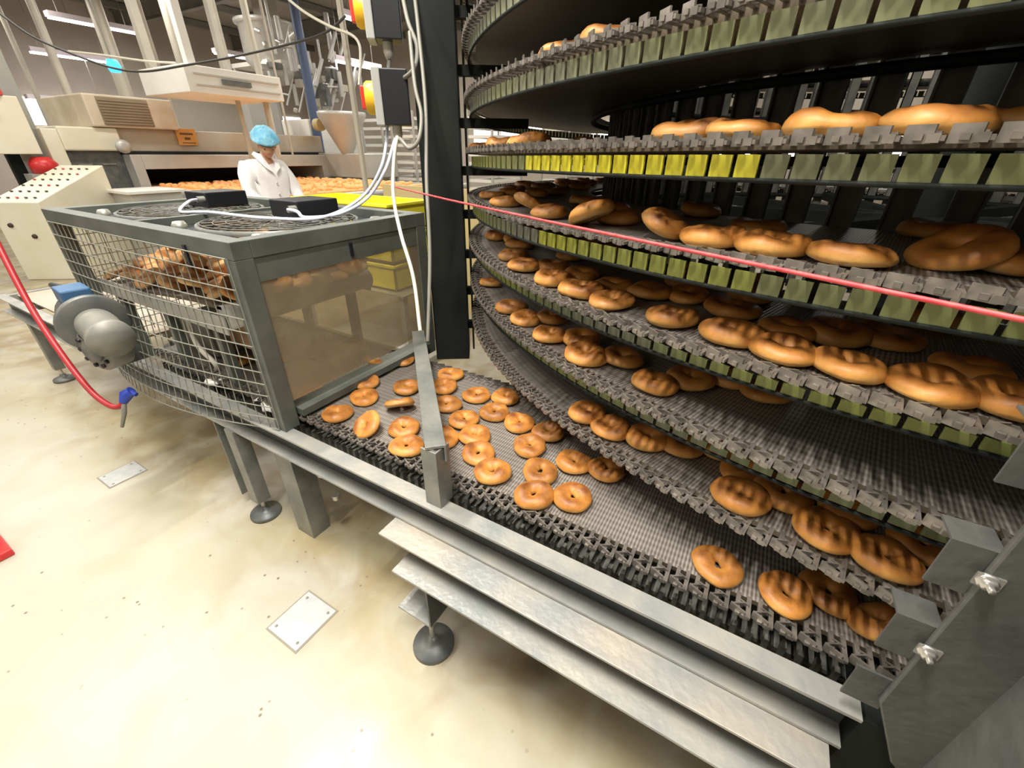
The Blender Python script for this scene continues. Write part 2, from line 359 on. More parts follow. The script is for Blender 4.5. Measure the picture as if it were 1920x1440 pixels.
smp = [(Vector((XL+(CX-XL)*i/8, CY-RI, ZS)), Vector((XL+(CX-XL)*i/8, YB+.048, ZS)), XL+(CX-XL)*i/8) for i in range(9)]
b0 = belt_mesh(smp, 'straight_belt', spiral)
mb = MB(); p = XL
while p < CX:
    link_geo(mb, Vector((p, YB, 0)), Vector((1,0,0)), Vector((0,-1,0)), ZS); p += .0406
p = XL
while p < CX-.9:
    link_geo(mb, Vector((p, CY-RI+.01, 0)), Vector((1,0,0)), Vector((0,1,0)), ZS); p += .0406
mb.obj('edge_chain', M['link'], b0)
mb = MB()                                                    # slack return belt hanging under the straight belt
mb.box((XL,YB+.03,ZS-.095),(CX+.3,CY-RI,ZS-.085)); x = XL
while x < CX+.3: mb.box((x,YB+.018,ZS-.105),(x+.010,YB+.032,ZS-.06)); x += .0305
mb.obj('return_belt', M['slat'], spiral)
NT = 9
for k in range(NT):
    t0 = -PI/2+2*PI*k; ns = 160
    smp = []
    for i in range(ns+1):
        t = t0+2*PI*i/ns; smp.append((pol(t,RI,hz(t)), pol(t,RO-.048,hz(t)), CX+RO*(t+PI/2)))
    bt = belt_mesh(smp, 'belt_tier', spiral)
    mb = MB(); gd = MB(); hd = MB()
    for i in range(NL):
        t = t0+2*PI*i/NL; r = Vector((math.cos(t), math.sin(t), 0)); td = Vector((-math.sin(t), math.cos(t), 0)); z = hz(t)
        if k == 0 and i < 3: continue
        link_geo(mb, pol(t,RO,0), td, r, z)
        c = pol(t+PI/NL*.6, RO-.022, z-.034)
        m4 = Matrix(((td.x,r.x,0,c.x),(td.y,r.y,0,c.y),(0,0,1,c.z),(0,0,0,1)))
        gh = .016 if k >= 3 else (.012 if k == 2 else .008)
        uu = project(c)[0]; hot = (k == 4 and 985 < uu < 1430 and t > t0+PI) or (k == 3 and 1010 < uu < 1420 and t > t0+PI)  # stretch of blocks that gets the painted yellow reflection
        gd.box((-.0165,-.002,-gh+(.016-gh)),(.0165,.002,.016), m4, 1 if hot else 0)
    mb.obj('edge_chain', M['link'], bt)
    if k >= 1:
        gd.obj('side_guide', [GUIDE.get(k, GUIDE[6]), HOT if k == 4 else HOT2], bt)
        pts = [pol(t0+2*PI*i/160, RO-.020, hz(t0+2*PI*i/160)-(.053 if k >= 3 else .040)) for i in range(161)]
        hd.tube(pts, .004, 6); hd.tube([pol(t0+2*PI*i/120, RI+.02, hz(t0+2*PI*i/120)-.03) for i in range(121)], .012, 6)
        hd.obj('support_rail', M['black'], bt)
# inner drum with vertical slats
for k in range(84):
    t = 2*PI*k/84; c = pol(t, 1.42, 0); r = Vector((math.cos(t), math.sin(t), 0))
    m4 = Matrix.Translation((c.x, c.y, 0)) @ Matrix.Rotation(t+PI/2, 4, 'Z')
    s = MB().box((-.027,-.008,.45),(.027,.004,2.35), m4); s.box((-.027,-.022,.45),(-.022,.004,2.35), m4); s.box((.022,-.022,.45),(.027,.004,2.35), m4)
    s.obj('drum_slat', M['slat'], spiral)
s = MB()
for z in (.5, 1.14, 1.62, 2.3): s.tube([pol(2*PI*i/64, 1.385, z) for i in range(65)], .016, 6)
for k in range(4):
    a = PI*k/4+.2; s.bar(pol(a,1.36,1.14), pol(a+PI,1.36,1.14), .06, .05)
s.tube([(CX,CY,.02),(CX,CY,2.4)], .11, 20)
s.obj('drum_frame', M['black'], spiral)
# posts around the spiral
def post(name, x, y, w, d, z0, z1, rz, m, parent):
    mm = Matrix.Translation((x,y,0)) @ Matrix.Rotation(rz, 4, 'Z')
    return MB().box((-w/2,-d/2,z0),(w/2,d/2,z1), mm).obj(name, m, parent, bevel=.004)
PA = math.atan2(1.56-CY, -1.20-CX)
PX0, PY0 = -1.235, 1.545
pst = post('main_post', PX0, PY0, .16, .15, .50, 4.0, PA, M['black'], spiral)
bm_ = MB()
rdir = Vector((math.cos(PA), math.sin(PA), 0)); tdir = Vector((-math.sin(PA), math.cos(PA), 0))
for k in range(0, 9):
    z = hz(PA+2*PI*k if PA > -PI/2 else PA+2*PI*(k+1))-.07
    if z > 3.5: continue
    a = Vector((PX0,PY0,z))-rdir*.05; b = pol(PA, RO-.25, z)
    MB().bar(a, b, .035, .034).obj('support_arm', M['black'], spiral)
    for sgn in (-1, 1):
        bm_.lathe(Vector((PX0,PY0,z))-rdir*.08+tdir*(.045*sgn), [(0,-.02),(.010,-.02),(.012,-.006),(.016,-.004),(.016,0)], 8, -rdir)
bm_.obj('post_bolt', M['bolt'], pst)
threaded = MB().tube([Vector((PX0,PY0,.5))-rdir*.10+tdir*-.05, Vector((PX0,PY0,2.6))-rdir*.10+tdir*-.05], .005, 6).obj('threaded_rod', M['steel'], pst)
for a_, nm in ((2.25, 'rear_post'), (1.2, 'rear_post'), (.35, 'rear_post')):
    post(nm, CX+2.2*math.cos(a_), CY+2.2*math.sin(a_), .16, .15, 0, 3.6, a_, M['column'], spiral)
    for k in range(9):
        t = a_+2*PI*k; z = hz(t)-.06
        MB().bar(pol(t, 2.14, z), pol(t, RI, z), .035, .03).obj('support_arm', M['black'], spiral)
# near right column : web facing the rail side, flange coming forward
cl = MB(); fr0 = [(.342,.63),(.402,.50),(.446,.46),(.446,3.2),(.342,3.2)]; cl.add([Vector((x,.60,z)) for x, z in fr0]+[Vector((x,.610,z)) for x, z in fr0], [(0,1,2,3,4),(9,8,7,6,5),(0,5,6,1),(1,6,7,2),(2,7,8,3),(3,8,9,4),(4,9,5,0)]); cl.box((.434,.30,.0),(.446,.61,3.2))
col = cl.obj('near_column', M['column'], spiral, bevel=.003)
MB().box((.350,.62,.0),(.52,.90,.545)).obj('dark_filler_block', M['black'], spiral)  # added black filler that darkens the gap between rail end and column
for (z, w) in ((.66,.03), (.80,.035), (.955,.035), (1.13,.035), (1.3,.035)):
    if z > .66:
        MB().box((.300,.6105,z-.062),(.352,.6145,z+.018)).box((.300,.6145,z+.014),(.352,.66,z+.018)).obj('bracket_tab', M['column'], col)
        bb = MB(); c = Vector((.345,.60,z-.02)); n = Vector((0,-1,0))
        bb.box((.333,.597,z-.030),(.359,.600,z-.010)); bb.lathe(c, [(.0,.020),(.0042,.020),(.0042,.011),(.009,.011),(.009,.005),(.012,.005),(.012,0)], 6, n)
        bb.obj('bracket_bolt', M['bolt'], col)
    else:
        MB().box((.300,.6105,z-.06),(.352,.6145,z+.018)).obj('bracket_tab', M['column'], col)
# ================================================================== BASE FRAME (rail, plate, low beam, feet)
base = thing('conveyor_base_frame', 'long grey steel rail frame in front of the lowest belt, standing on round feet', 'frame', (-1.5, .63, 0))
r = MB(); x0, x1 = -4.22, .345
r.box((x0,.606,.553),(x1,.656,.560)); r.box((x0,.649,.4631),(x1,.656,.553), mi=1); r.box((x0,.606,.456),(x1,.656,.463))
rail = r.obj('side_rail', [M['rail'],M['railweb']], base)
r = MB(); r.box((x0,1.30,.456),(-1.3,1.345,.560)); r.box((x0,.656,.47),(x0+.04,1.30,.55)); r.obj('far_rail', M['rail'], base)
MB().box((-3.3,.70,.50),(-3.26,1.30,.54)).box((-3.9,.70,.50),(-3.86,1.30,.54)).obj('cross_tie', M['steel'], base)
MB().box((-4.18,.70,.535),(-2.66,1.29,.545)).obj('deck_sheet', M['scorch'], base)
MB().box((-.742,.538,.446),(.33,.645,.4535)).obj('drip_plate', M['plate'], base, bevel=.001)
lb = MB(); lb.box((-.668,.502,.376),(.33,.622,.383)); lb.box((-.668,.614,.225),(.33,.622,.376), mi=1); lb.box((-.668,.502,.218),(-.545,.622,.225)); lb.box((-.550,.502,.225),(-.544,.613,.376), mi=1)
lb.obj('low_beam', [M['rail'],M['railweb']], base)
MB().lathe((-.595,.585,.225), [(0,.05),(.007,.05),(.007,.016),(.013,.016),(.013,0)], 6).obj('levelling_nut', M['bolt'], base)
def foot(x, y, ztop, w=.055, side=True, pad=.062, tube=True):
    if tube:
        MB().box((x-w/2,y-w/2,.085 if ztop > .3 else .08),(x+w/2,y+w/2,ztop)).obj('leg', M['steel'] if side else M['frame'], base, bevel=.002)
    MB().tube([(x,y,.02),(x,y,max(.12,ztop if not tube else .12))], .009, 8).obj('foot_spindle', M['bolt'], base)
    MB().lathe((x,y,0), [(0,.0),(pad,.0),(pad,.010),(pad*.96,.016),(pad*.5,.024),(.018,.034),(.014,.045),(0,.045)], 28).obj('foot_pad', M['motor'], base)
foot(-3.93,.66,.456); foot(-1.60,.625,.456); foot(-.605,.560,.22, pad=.066, tube=False)
foot(-3.93,1.32,.456); foot(-2.7,1.32,.456); foot(-1.60,1.32,.456)
MB().box((-1.73,.61,.06),(-1.724,.66,.456)).box((-1.73,.66,.06),(-1.64,.664,.456)).obj('leg_plate', M['steel'], base)
MB().box((-1.40,.640,0),(-1.30,.646,.456)).box((-1.306,.646,0),(-1.30,.72,.456)).obj('leg_plate', M['steel'], base)
MB().tube([(-1.26,.72,.30),(-1.26,.72,.36)], .02, 8).tube([(-1.24,.74,.17),(-1.24,.74,.19)], .016, 8).obj('pipe_fitting', M['bolt'], base)
# diagonal bar over the belt with its stub on the rail
st = MB(); st.box((-.625,.622,.56),(-.575,.628,.745)); st.box((-.581,.628,.56),(-.575,.675,.745))
st.obj('guard_stub', M['steel'], base, bevel=.001)
MB().bar((-.585,.635,.752), (-1.235,1.30,.700), .052, .008).bar((-.567,.650,.730), (-1.217,1.315,.680), .006, .05).obj('guard_bar', M['steel'], base, bevel=.001)
# ================================================================== CAGE
cage = thing('fan_cage', 'dark grey framed mesh cage with two fans on top at the belt end', 'cage', (-1.93, 1.03, .56))
GX0, GX1, GY0, GY1, GZ = -2.60, -1.245, .628, 1.42, 1.18
w = .055
for (x, y) in ((GX0,GY0),(GX1-w,GY0),(GX0,GY1-w),(GX1-w,GY1-w)):
    MB().box((x,y,.56),(x+w,y+w,GZ-.05)).obj('cage_post', M['frame'], cage, bevel=.002)
t = MB(); t.box((GX0,GY0,GZ-.05),(GX1,GY0+w,GZ)); t.box((GX0,GY1-w,GZ-.05),(GX1,GY1,GZ)); t.box((GX0,GY0+w,GZ-.05),(GX0+w,GY1-w,GZ)); t.box((GX1-w,GY0+w,GZ-.05),(GX1,GY1-w,GZ))
t.obj('top_frame', M['frame'], cage, bevel=.002)
MB().box((GX1-.012,GY0+w,GZ-.12),(GX1-.004,GY1-w,GZ-.05)).obj('header_strip', M['frame'], cage)
# fan deck with two round openings covered by wire guards
fx = [(-2.22,1.02), (-1.60,1.02)]
M['deck'] = mat('glossy_fan_deck', (.035,.038,.045), .22, .5)
dk = MB()
for (xa_, xb_, cx_) in ((GX0+w,-1.91,-2.22),(-1.91,GX1-w,-1.60)):
    cy_ = 1.02; N_ = 48; vs_ = []
    for zz in (GZ-.028, GZ-.035):
        for i_ in range(N_): vs_.append((cx_+.27*math.cos(2*PI*i_/N_), cy_+.27*math.sin(2*PI*i_/N_), zz))
        for i_ in range(N_):
            c1, s1 = math.cos(2*PI*i_/N_), math.sin(2*PI*i_/N_); tx = ((xb_-cx_) if c1 > 0 else (cx_-xa_))/max(abs(c1),1e-6); ty = ((GY1-w-cy_) if s1 > 0 else (cy_-GY0-w))/max(abs(s1),1e-6); q_ = min(tx,ty)
            vs_.append((cx_+c1*q_, cy_+s1*q_, zz))
    fs_ = []
    for i_ in range(N_):
        k_ = (i_+1)%N_; fs_ += [(i_,N_+i_,N_+k_,k_), (2*N_+k_,3*N_+k_,3*N_+i_,2*N_+i_), (i_,k_,2*N_+k_,2*N_+i_)]
    dk.add(vs_, fs_)
dk.obj('fan_deck', M['deck'], cage)
MB().box((-1.925,GY0+w,GZ-.03),(-1.895,GY1-w,GZ+.0)).obj('deck_divider', M['frame'], cage)
for (x, y) in fx:
    g = MB()
    for rr in (.06,.10,.14,.18,.22,.26): g.tube([(x+rr*math.cos(2*PI*i/40), y+rr*math.sin(2*PI*i/40), GZ-.008) for i in range(41)], .0022, 5)
    for i in range(20):
        a = 2*PI*i/20; g.tube([(x+.05*math.cos(a),y+.05*math.sin(a),GZ-.006),(x+.27*math.cos(a),y+.27*math.sin(a),GZ-.012)], .002, 5)
    fan = g.obj('fan_guard', M['slat'], cage)
    MB().lathe((x,y,GZ-.026), [(.275,0),(.275,.014),(.262,.014),(.262,0)], 48).obj('fan_ring', M['motor'], fan)
    fb = MB()
    for i in range(5):
        a = 2*PI*i/5; mm = Matrix.Translation((x,y,GZ-.02)) @ Matrix.Rotation(a,4,'Z') @ Matrix.Rotation(.35,4,'X'); fb.box((.04,-.035,-.001),(.25,.035,.001), mm)
    fb.lathe((x,y,GZ-.03),[(.05,0),(.05,.012),(0,.012)],20); fb.obj('fan_blade', M['motor'], fan)
    cl_ = MB()
    for (dx, dy) in ((-.24,-.24),(.24,-.24),(-.24,.24),(.24,.24)): cl_.lathe((x+dx,y+dy,GZ-.028), [(.0,.022),(.018,.02),(.026,.006),(.026,0)], 12)
    cl_.obj('mounting_clip', M['wire'], fan)
    nm = MB().box((x-.085,y+.02,GZ-.005),(x+.085,y+.20,GZ+.055)).obj('fan_terminal_box', M['boxblack'], fan, bevel=.004)
    MB().lathe((x+.07,y+.02,GZ+.03),[(.012,-.03),(.012,0)],10,(0,1,0)).obj('cable_gland', M['gear'], nm)
# mesh panel: bulges out towards the aisle low down at the left
def mesh_pt(s, q):
    """s 0..1 left to right, q 0..1 top to bottom"""
    x = GX0+.03+(GX1-w*.5-GX0-.03)*s
    z = 1.135-(1.135-(.47+.095*s**2.2))*q
    y = GY0-.004-.085*math.sin(PI*min(1,s*1.0))**.8*q**1.5*(1-s)**.35
    return Vector((x,y,z))
g = MB(); nx, nz = 27, 13
for i in range(nx+1): g.tube([mesh_pt(i/nx, j/13) for j in range(14)], .0018, 5)
for j in range(nz+1): g.tube([mesh_pt(i/27, j/nz)-Vector((0,.003,0)) for i in range(28)], .0022, 5)
g.obj('wire_mesh', M['wire'], cage)
# sides: mesh on the left end, clear panel on the right end
g = MB()
for j in range(12): g.tube([(GX0+.02,GY0+w,.62+j*.045),(GX0+.02,GY1-w,.62+j*.045)], .0018, 5)
for j in range(15): g.tube([(GX0+.02,GY0+w+j*.048,.60),(GX0+.02,GY0+w+j*.048,1.13)], .0018, 5)
g.obj('end_mesh', M['wire'], cage)
MB().add([(GX1-.006,GY0+w,.655),(GX1-.006,GY1-w,.668),(GX1-.006,GY1-w,1.10),(GX1-.006,GY0+w,1.10),(GX1-.010,GY0+w,.655),(GX1-.010,GY1-w,.668),(GX1-.010,GY1-w,1.10),(GX1-.010,GY0+w,1.10)],
     [(0,1,2,3),(7,6,5,4),(0,4,5,1),(1,5,6,2),(2,6,7,3),(3,7,4,0)]).obj('clear_panel', M['clear'], cage)
MB().box((GX1-.03,1.02,1.075),(GX1+.004,1.03,1.12)).obj('panel_clip', M['boxblack'], cage)
MB().box((-1.50,GY0-.006,1.08),(-1.485,GY0,1.15)).obj('strap', M['boxblack'], cage)
gs = MB(); gs.box((-1.30,.690,.60),(-1.22,1.36,.625)); gs.obj('exit_roller_cover', M['frame'], cage)
# inner upper conveyor with chute seen through the mesh
inner = thing('inner_transfer_conveyor', 'short sloping conveyor inside the mesh cage carrying the piled bagels', 'conveyor', (-2.0,1.0,.56))
ZU = .925
def up_z(x): return ZU-.075*max(0, -1.75-x)
smp = []
for i in range(13):
    x = -2.58+i*.085; smp.append((Vector((x,1.34,up_z(x))), Vector((x,.70,up_z(x))), x))
belt_mesh(smp, 'upper_belt', inner)
MB().lathe((-1.56,.70,ZU-.04),[(0,0),(.045,0),(.045,.64),(0,.64)],20,(0,1,0)).obj('end_roller', M['stain'], inner)
MB().box((-2.58,.690,ZU-.10),(-1.55,.696,ZU-.035)).obj('side_plate', M['stain'], inner); MB().box((-2.58,1.345,ZU-.1),(-1.55,1.35,ZU+.03)).obj('side_plate', M['stain'], inner)
for x in (-2.45,-2.05,-1.68):
    for y in (.70,1.30): MB().box((x,y,.56),(x+.035,y+.035,ZU-.1)).obj('support_leg', M['frame'], inner)
f = MB(); f.box((-2.25,.80,.60),(-1.95,1.1,.74)); f.obj('drive_cover', M['gear'], inner)
f = MB(); f.tube(curve([(-1.95,.74,.80),(-1.90,.72,.70),(-1.83,.73,.63),(-1.86,.74,.585)]), .010, 8); f.obj('drive_pipe', M['cable_cream'], inner)
MB().box((-1.72,.76,.74),(-1.42,.79,.84)).obj('warning_plate', M['card'], inner)
# crumbs and paper scraps inside the cage foot
for i, (x, y, s_) in enumerate(((-1.42,.70,.07),(-1.36,.74,.05),(-1.52,.72,.06),(-1.80,.70,.07))):
    mm = Matrix.Translation((x,y,.565)) @ Matrix.Rotation(i*1.1,4,'Z')
    q = MB(); n = 10
    q.lathe((0,0,0),[(0,.012),(s_*.4,.016),(s_*.55,.006),(s_*.5,0)],9)
    q.v = [mm @ Vector((p.x*1.4+.004*math.sin(p.y*300), p.y, p.z+.008*math.sin(p.x*150))) for p in q.v]
    tag(q.obj('dough_scrap', M['paper']), 'pale floury dough scraps lying at the foot of the mesh cage', 'scrap', 'dough scraps at the cage foot')
# ================================================================== GEAR MOTOR
gm = thing('gear_motor', 'grey gear motor with blue terminal box mounted outside the mesh cage', 'motor', (-2.1,.5,.5))
ax = Vector((.93,-.10,-.12)).normalized()
c0 = Vector((-2.26,.52,.845)); GS = .72
GM_START = len(bpy.data.objects)
g = MB(); g.lathe(c0, [(0,0),(.085,0),(.095,.02),(.095,.20),(.10,.21)], 30, ax)
for k in range(9): g.lathe(c0+ax*(.03+.018*k), [(.095,0),(.106,0),(.106,.005),(.095,.005)], 24, ax)
g.obj('motor_body', M['motor'], gm)
MB().lathe(c0+ax*.205, [(.09,0),(.145,.004),(.150,.012),(.150,.026),(.142,.034),(.07,.036)], 40, ax).obj('flange', M['motor'], gm)
mmx = Matrix.Translation(c0+ax*.10+Vector((0,-.01,.115))) @ Matrix.Rotation(-.1,4,'Z')
tb = MB().box((-.085,-.06,-.035),(.085,.06,.04), mmx).obj('terminal_box', M['motorblue'], gm, bevel=.006)
MB().tube([c0+ax*.02+Vector((0,-.01,.10)), c0-ax*.08+Vector((0,-.01,.095))], .014, 10).obj('cable_gland', M['boxblack'], tb)
MB().lathe(c0+ax*.238, [(.06,0),(.085,.01),(.088,.05),(.082,.19),(.095,.20),(.095,.235),(0,.24)], 32, ax).obj('gearbox', M['gear'], gm, )
MB().lathe(c0+ax*.30+Vector((0,-.01,-.10)), [(0,-.06),(.10,-.06),(.115,-.05),(.115,.05),(.10,.06),(0,.06)], 32, (0.25,-1,0)).obj('worm_housing', M['gear'], gm)
for k in range(10):
    g = MB(); a = 2*PI*k/10; cc = c0+ax*.30+Vector((0,-.01,-.10))+Vector((.97*math.cos(a)*.085, .24*math.cos(a)*.085, math.sin(a)*.085))+Vector((.25,-1,0)).normalized()*.06
    g.lathe(cc, [(0,.012),(.011,.012),(.011,0)], 6, (.25,-1,0)); g.obj('housing_bolt', M['boxblack'], gm)
MB().lathe(c0+ax*.30+Vector((.015,-.06,-.10)), [(0,.03),(.05,.03),(.06,.02),(.06,0)], 24, (.25,-1,0)).obj('bearing_cap', M['motor'], gm)
MB().bar(c0+ax*.26+Vector((0,.02,-.13)), c0+ax*.26+Vector((0,.09,-.13)), .16, .02).bar(c0+ax*.26+Vector((0,.10,-.24)), c0+ax*.26+Vector((0,.10,-.06)), .16, .012, (1,0,0)).obj('mounting_bracket', M['frame'], gm)
for o in list(gm.children_recursive):
    off = org(gm)
    for v in o.data.vertices: v.co = (v.co+off-c0)*GS+c0-off
MB().tube(curve([c0-ax*.055+Vector((0,-.007,.07)), (-2.52,.53,.90), (-2.80,.60,.80), (-3.1,.66,.64), (-3.3,.70,.555)]), .009, 8).obj('power_cable', M['cable_dark'], gm)
# ================================================================== SWITCH BOXES on the main post
def switch_box(u, v, d, label, s=1.):
    p = PD(u, v, d); t = thing('rotary_switch_box', label, 'switch box', p, 'yellow rotary switches on the black post')
    rz = PA+.12
    m4 = Matrix.Translation(p) @ Matrix.Rotation(rz, 4, 'Z')
    MB().box((-.005,-.055,-.085),(.088,.055,.085), m4).obj('back_housing', M['boxblack'], t, bevel=.004)
    MB().box((.089,-.057,-.088),(.118,.057,.088), m4).obj('front_cover', M['boxgrey'], t, bevel=.004)
    a = (m4 @ Vector((1,0,0))-m4 @ Vector((0,0,0))).normalized()
    dl = MB().lathe(m4 @ Vector((.118,0,0)), [(.052,0),(.052,.022),(.045,.032),(0,.032)], 28, a).obj('yellow_dial', M['yellow'], t)
    MB().box((.148,-.012,-.036),(.166,.012,.036), m4).obj('red_knob', M['red'], dl, bevel=.003)
    MB().lathe(m4 @ Vector((.05,0,-.085)), [(.018,0),(.018,-.03),(.011,-.05),(0,-.05)], 14, (0,0,1)).obj('cable_gland', M['cable_cream'], t)
    return m4
m1 = switch_box(765, 186, 1.56, 'grey and black switch box with yellow dial, lower one on the post')
m2 = switch_box(748, 24, 1.50, 'grey and black switch box with yellow dial, upper one on the post')
# ================================================================== CABLES
def cable(name, pts, r, m, label, cat='cable', group=None):
    return tag(MB().tube(curve(pts, 10), r, 7).obj(name, m), label, cat, group)
g1 = m1 @ Vector((.05,0,-.135)); g2 = m2 @ Vector((.05,0,-.135)); fr_ = -rdir
cable('power_cable', [g2, g2+Vector((.01,-.02,-.07)), PD(772,135,1.45), PD(782,90,1.44), PD(765,40,1.44), PD(752,-20,1.44)], .0075, M['cable_grey'], 'grey cable looping under the upper switch box')
cable('power_cable', [PD(776,-20,1.40), PD(785,60,1.42), PD(798,200,1.43), PD(800,340,1.44), PD(806,480,1.45), PD(802,640,1.46)], .0065, M['cable_grey'], 'grey cable running straight down the front of the black post')
cable('power_cable', [PD(768,60,1.42), PD(778,160,1.42), PD(790,215,1.42), PD(785,262,1.42), PD(768,278,1.44), PD(752,262,1.47), g1+Vector((0,0,.01))], .0065, M['cable_grey'], 'grey cable looping below the lower switch box')
cable('power_cable', [g1, PD(744,260,1.5), PD(738,310,1.5), PD(738,370,1.48), PD(752,440,1.42), PD(775,520,1.4), PD(788,620,1.38)], .0065, M['cable_cream'], 'cream cable hanging from the lower switch box across the cage corner')
xa, ya = fx[1]; xb, yb = fx[0]
ga = Vector((xa+.07,ya-.01,GZ+.03)); gb = Vector((xb+.07,yb-.01,GZ+.03))
cable('fan_cable', [ga, ga+Vector((.08,-.02,.0)), Vector((-1.42,1.0,GZ+.012)), Vector((-1.36,1.10,GZ+.02)), PD(690,370,1.62), PD(722,320,1.58), PD(738,270,1.58), g1+Vector((-.005,0,.02))], .006, M['cable_white'], 'pale cable rising from the near fan to the lower switch box')
cable('fan_cable', [gb, gb+Vector((.06,-.06,.0)), gb+Vector((.10,-.12,-.03)), Vector((-1.85,.90,GZ+.01)), Vector((-1.55,.93,GZ+.008)), Vector((-1.38,1.04,GZ+.012)), PD(680,368,1.64), PD(716,310,1.6), PD(726,240,1.6), m1 @ Vector((.10,.0,-.085))], .006, M['cable_white'], 'pale cable crossing the cage top from the far fan')
cable('hanging_cable', [PD(-10,18,4.2), PD(60,68,4.3), PD(140,103,4.4), PD(210,127,4.5), PD(270,134,4.5), PD(350,122,4.4), PD(450,104,4.2), PD(560,78,4.), PD(615,58,3.9), PD(648,30,3.8)], .011, M['cable_dark'], 'dark cable drooping across the hall above the oven')
cable('hanging_cable', [PD(128,96,5.6), PD(190,103,5.7), PD(270,114,5.8), PD(330,118,5.9)], .014, M['cable_cream'], 'cream cable running flat to the white overhead cabinet')
cable('hanging_cable', [PD(525,-15,3.4), PD(570,22,3.4), PD(620,50,3.4), PD(658,65,3.4), PD(673,82,3.4), PD(676,110,3.4), PD(673,160,3.4)], .011, M['cable_cream'], 'cream cable curving down beside the upper switch box')
ra = PY(738, 350, 1.28); rb = PY(1935, 603, .50)
tag(MB().tube([ra, ra.lerp(rb,.3)+Vector((0,0,-.004)), ra.lerp(rb,.6)+Vector((0,0,-.004)), rb], .0027, 8).obj('pull_rope', M['rope']), 'taut red safety pull cord stretched in front of the spiral belts', 'rope')
# hose with nozzle at the left
hd_ = 1.62
hose = thing('air_hose', 'red hose hanging at the left edge with a blue nozzle', 'hose', PD(232,755,hd_))
MB().tube(curve([PD(-30,400,hd_), PD(0,466,hd_), PD(60,580,hd_), PD(120,670,hd_), PD(170,733,hd_), PD(205,760,hd_), PD(224,762,hd_), PD(233,752,hd_)]), .0105, 10).obj('hose_tube', M['hose'], hose)
MB().tube([PD(231,755,hd_), PD(237,740,hd_), PD(247,733,hd_)], [.013,.022,.018], 12).tube([PD(245,735,hd_), PD(256,740,hd_)], [.010,.008], 8).obj('nozzle', M['blue'], hose)
MB().tube([PD(232,757,hd_), PD(233,775,hd_), PD(229,800,hd_*1.02)], [.009,.008,.006], 8).obj('hose_tail', M['cable_grey'], hose)
# red foot at the left picture edge
rf = thing('red_stand_foot', 'glossy red metal foot on the floor at the left picture edge', 'stand', (-2.40,-.03,0))
MB().box((-2.60,-.065,0),(-2.235,-.005,.03)).obj('foot_bar', M['redp'], rf, bevel=.006)
MB().box((-2.42,-.055,.03),(-2.33,-.015,.11)).obj('upright', M['redp'], rf, bevel=.005)
# floor covers
for (x, y, wx, wy, lab) in ((-1.04,.396,.145,.155,'square steel floor cover with four screws, nearer the camera'), (-2.44,.42,.13,.145,'square steel floor cover nearer the far mesh cage leg')):
    t = thing('floor_cover', lab, 'floor cover', (x,y,0))
    MB().box((x-wx/2-.006,y-wy/2-.006,.0005),(x+wx/2+.006,y+wy/2+.006,.0015)).obj('cover_rim', M['groove'], t)
    pl = MB().box((x-wx/2,y-wy/2,.001),(x+wx/2,y+wy/2,.003)).obj('cover_plate', M['tile'], t)
    q = MB()
    for sx in (-1,1):
        for sy in (-1,1): q.lathe((x+sx*wx*.38,y+sy*wy*.38,.003), [(0,.001),(.005,.001),(.005,0)], 10)
    q.obj('cover_screw', M['groove'], pl)
# ================================================================== BAGELS
from mathutils import noise as NZ
def bagel_mesh(i, m):
    rnd = random.Random(100+i); R = .0315; rr = .0215; nu, nv = 44, 18; vs = []; fs = []
    ph = [rnd.uniform(0,6.28) for _ in range(6)]; hole = rnd.uniform(.0, .35)
    for a in range(nu):
        t = 2*PI*a/nu
        Rt = R*(1+.05*math.sin(t+ph[0])+.04*math.sin(2*t+ph[1])); rt = rr*(1+.07*math.sin(2*t+ph[2])+.05*math.sin(3*t+ph[3])); ht = 1+.10*math.sin(t+ph[4])+.05*math.sin(3*t+ph[5])
        for b in range(nv):
            p = 2*PI*b/nv; cr = math.cos(p); sz = math.sin(p)
            rad = Rt+rt*cr*(1+.12*(cr < 0))+(0 if cr > 0 else -.0045*hole*-cr)
            z = rt*.95*sz*ht if sz > 0 else rt*.62*sz
            z = z*.86; pt = Vector((rad*math.cos(t), rad*math.sin(t), z)); d = NZ.noise(pt*26+Vector((i*7.,0,0)))*.0042+NZ.noise(pt*70+Vector((0,i*5.,0)))*.0013
            nrm = Vector((math.cos(t)*cr, math.sin(t)*cr, sz)); pt += nrm*d*(1 if sz > -.3 else .3)
            vs.append((pt.x, pt.y, max(pt.z, -rr*.50)+rr*.50))
    for a in range(nu):
        for b in range(nv): fs.append((a*nv+b, ((a+1)%nu)*nv+b, ((a+1)%nu)*nv+(b+1)%nv, a*nv+(b+1)%nv))
    me = bpy.data.meshes.new('bagel'); me.from_pydata(vs, [], fs); me.polygons.foreach_set('use_smooth', [True]*len(me.polygons)); me.materials.append(m); me.update()
    return me
BM = [bagel_mesh(i, M['bagel']) for i in range(7)]+[bagel_mesh(i+20, M['bagelpale']) for i in range(5)]
protos = []
def bagel(p, s=1., tilt=None, pale=False):
    k = 7+random.randrange(5) if pale else random.randrange(7)
    if not any(q.data is BM[k] for q in protos):
        o = bpy.data.objects.new('bagel', BM[k]); protos.append(o)
    else: o = next(q for q in protos if q.data is BM[k]).copy()
    C.objects.link(o); o.location = p; o.scale = (s,s,s*random.uniform(.92,1.1))
    e = tilt if tilt else (random.uniform(-.05,.05), random.uniform(-.05,.05))
    o.rotation_euler = (e[0], e[1], random.uniform(0,6.28)); o['category'] = 'bagel'
    for key in ('label','group'):
        if key in o: del o[key]
    return o
placed = []
def ok(p, dmin=.088):
    return all((p-q).length > dmin for q in placed)
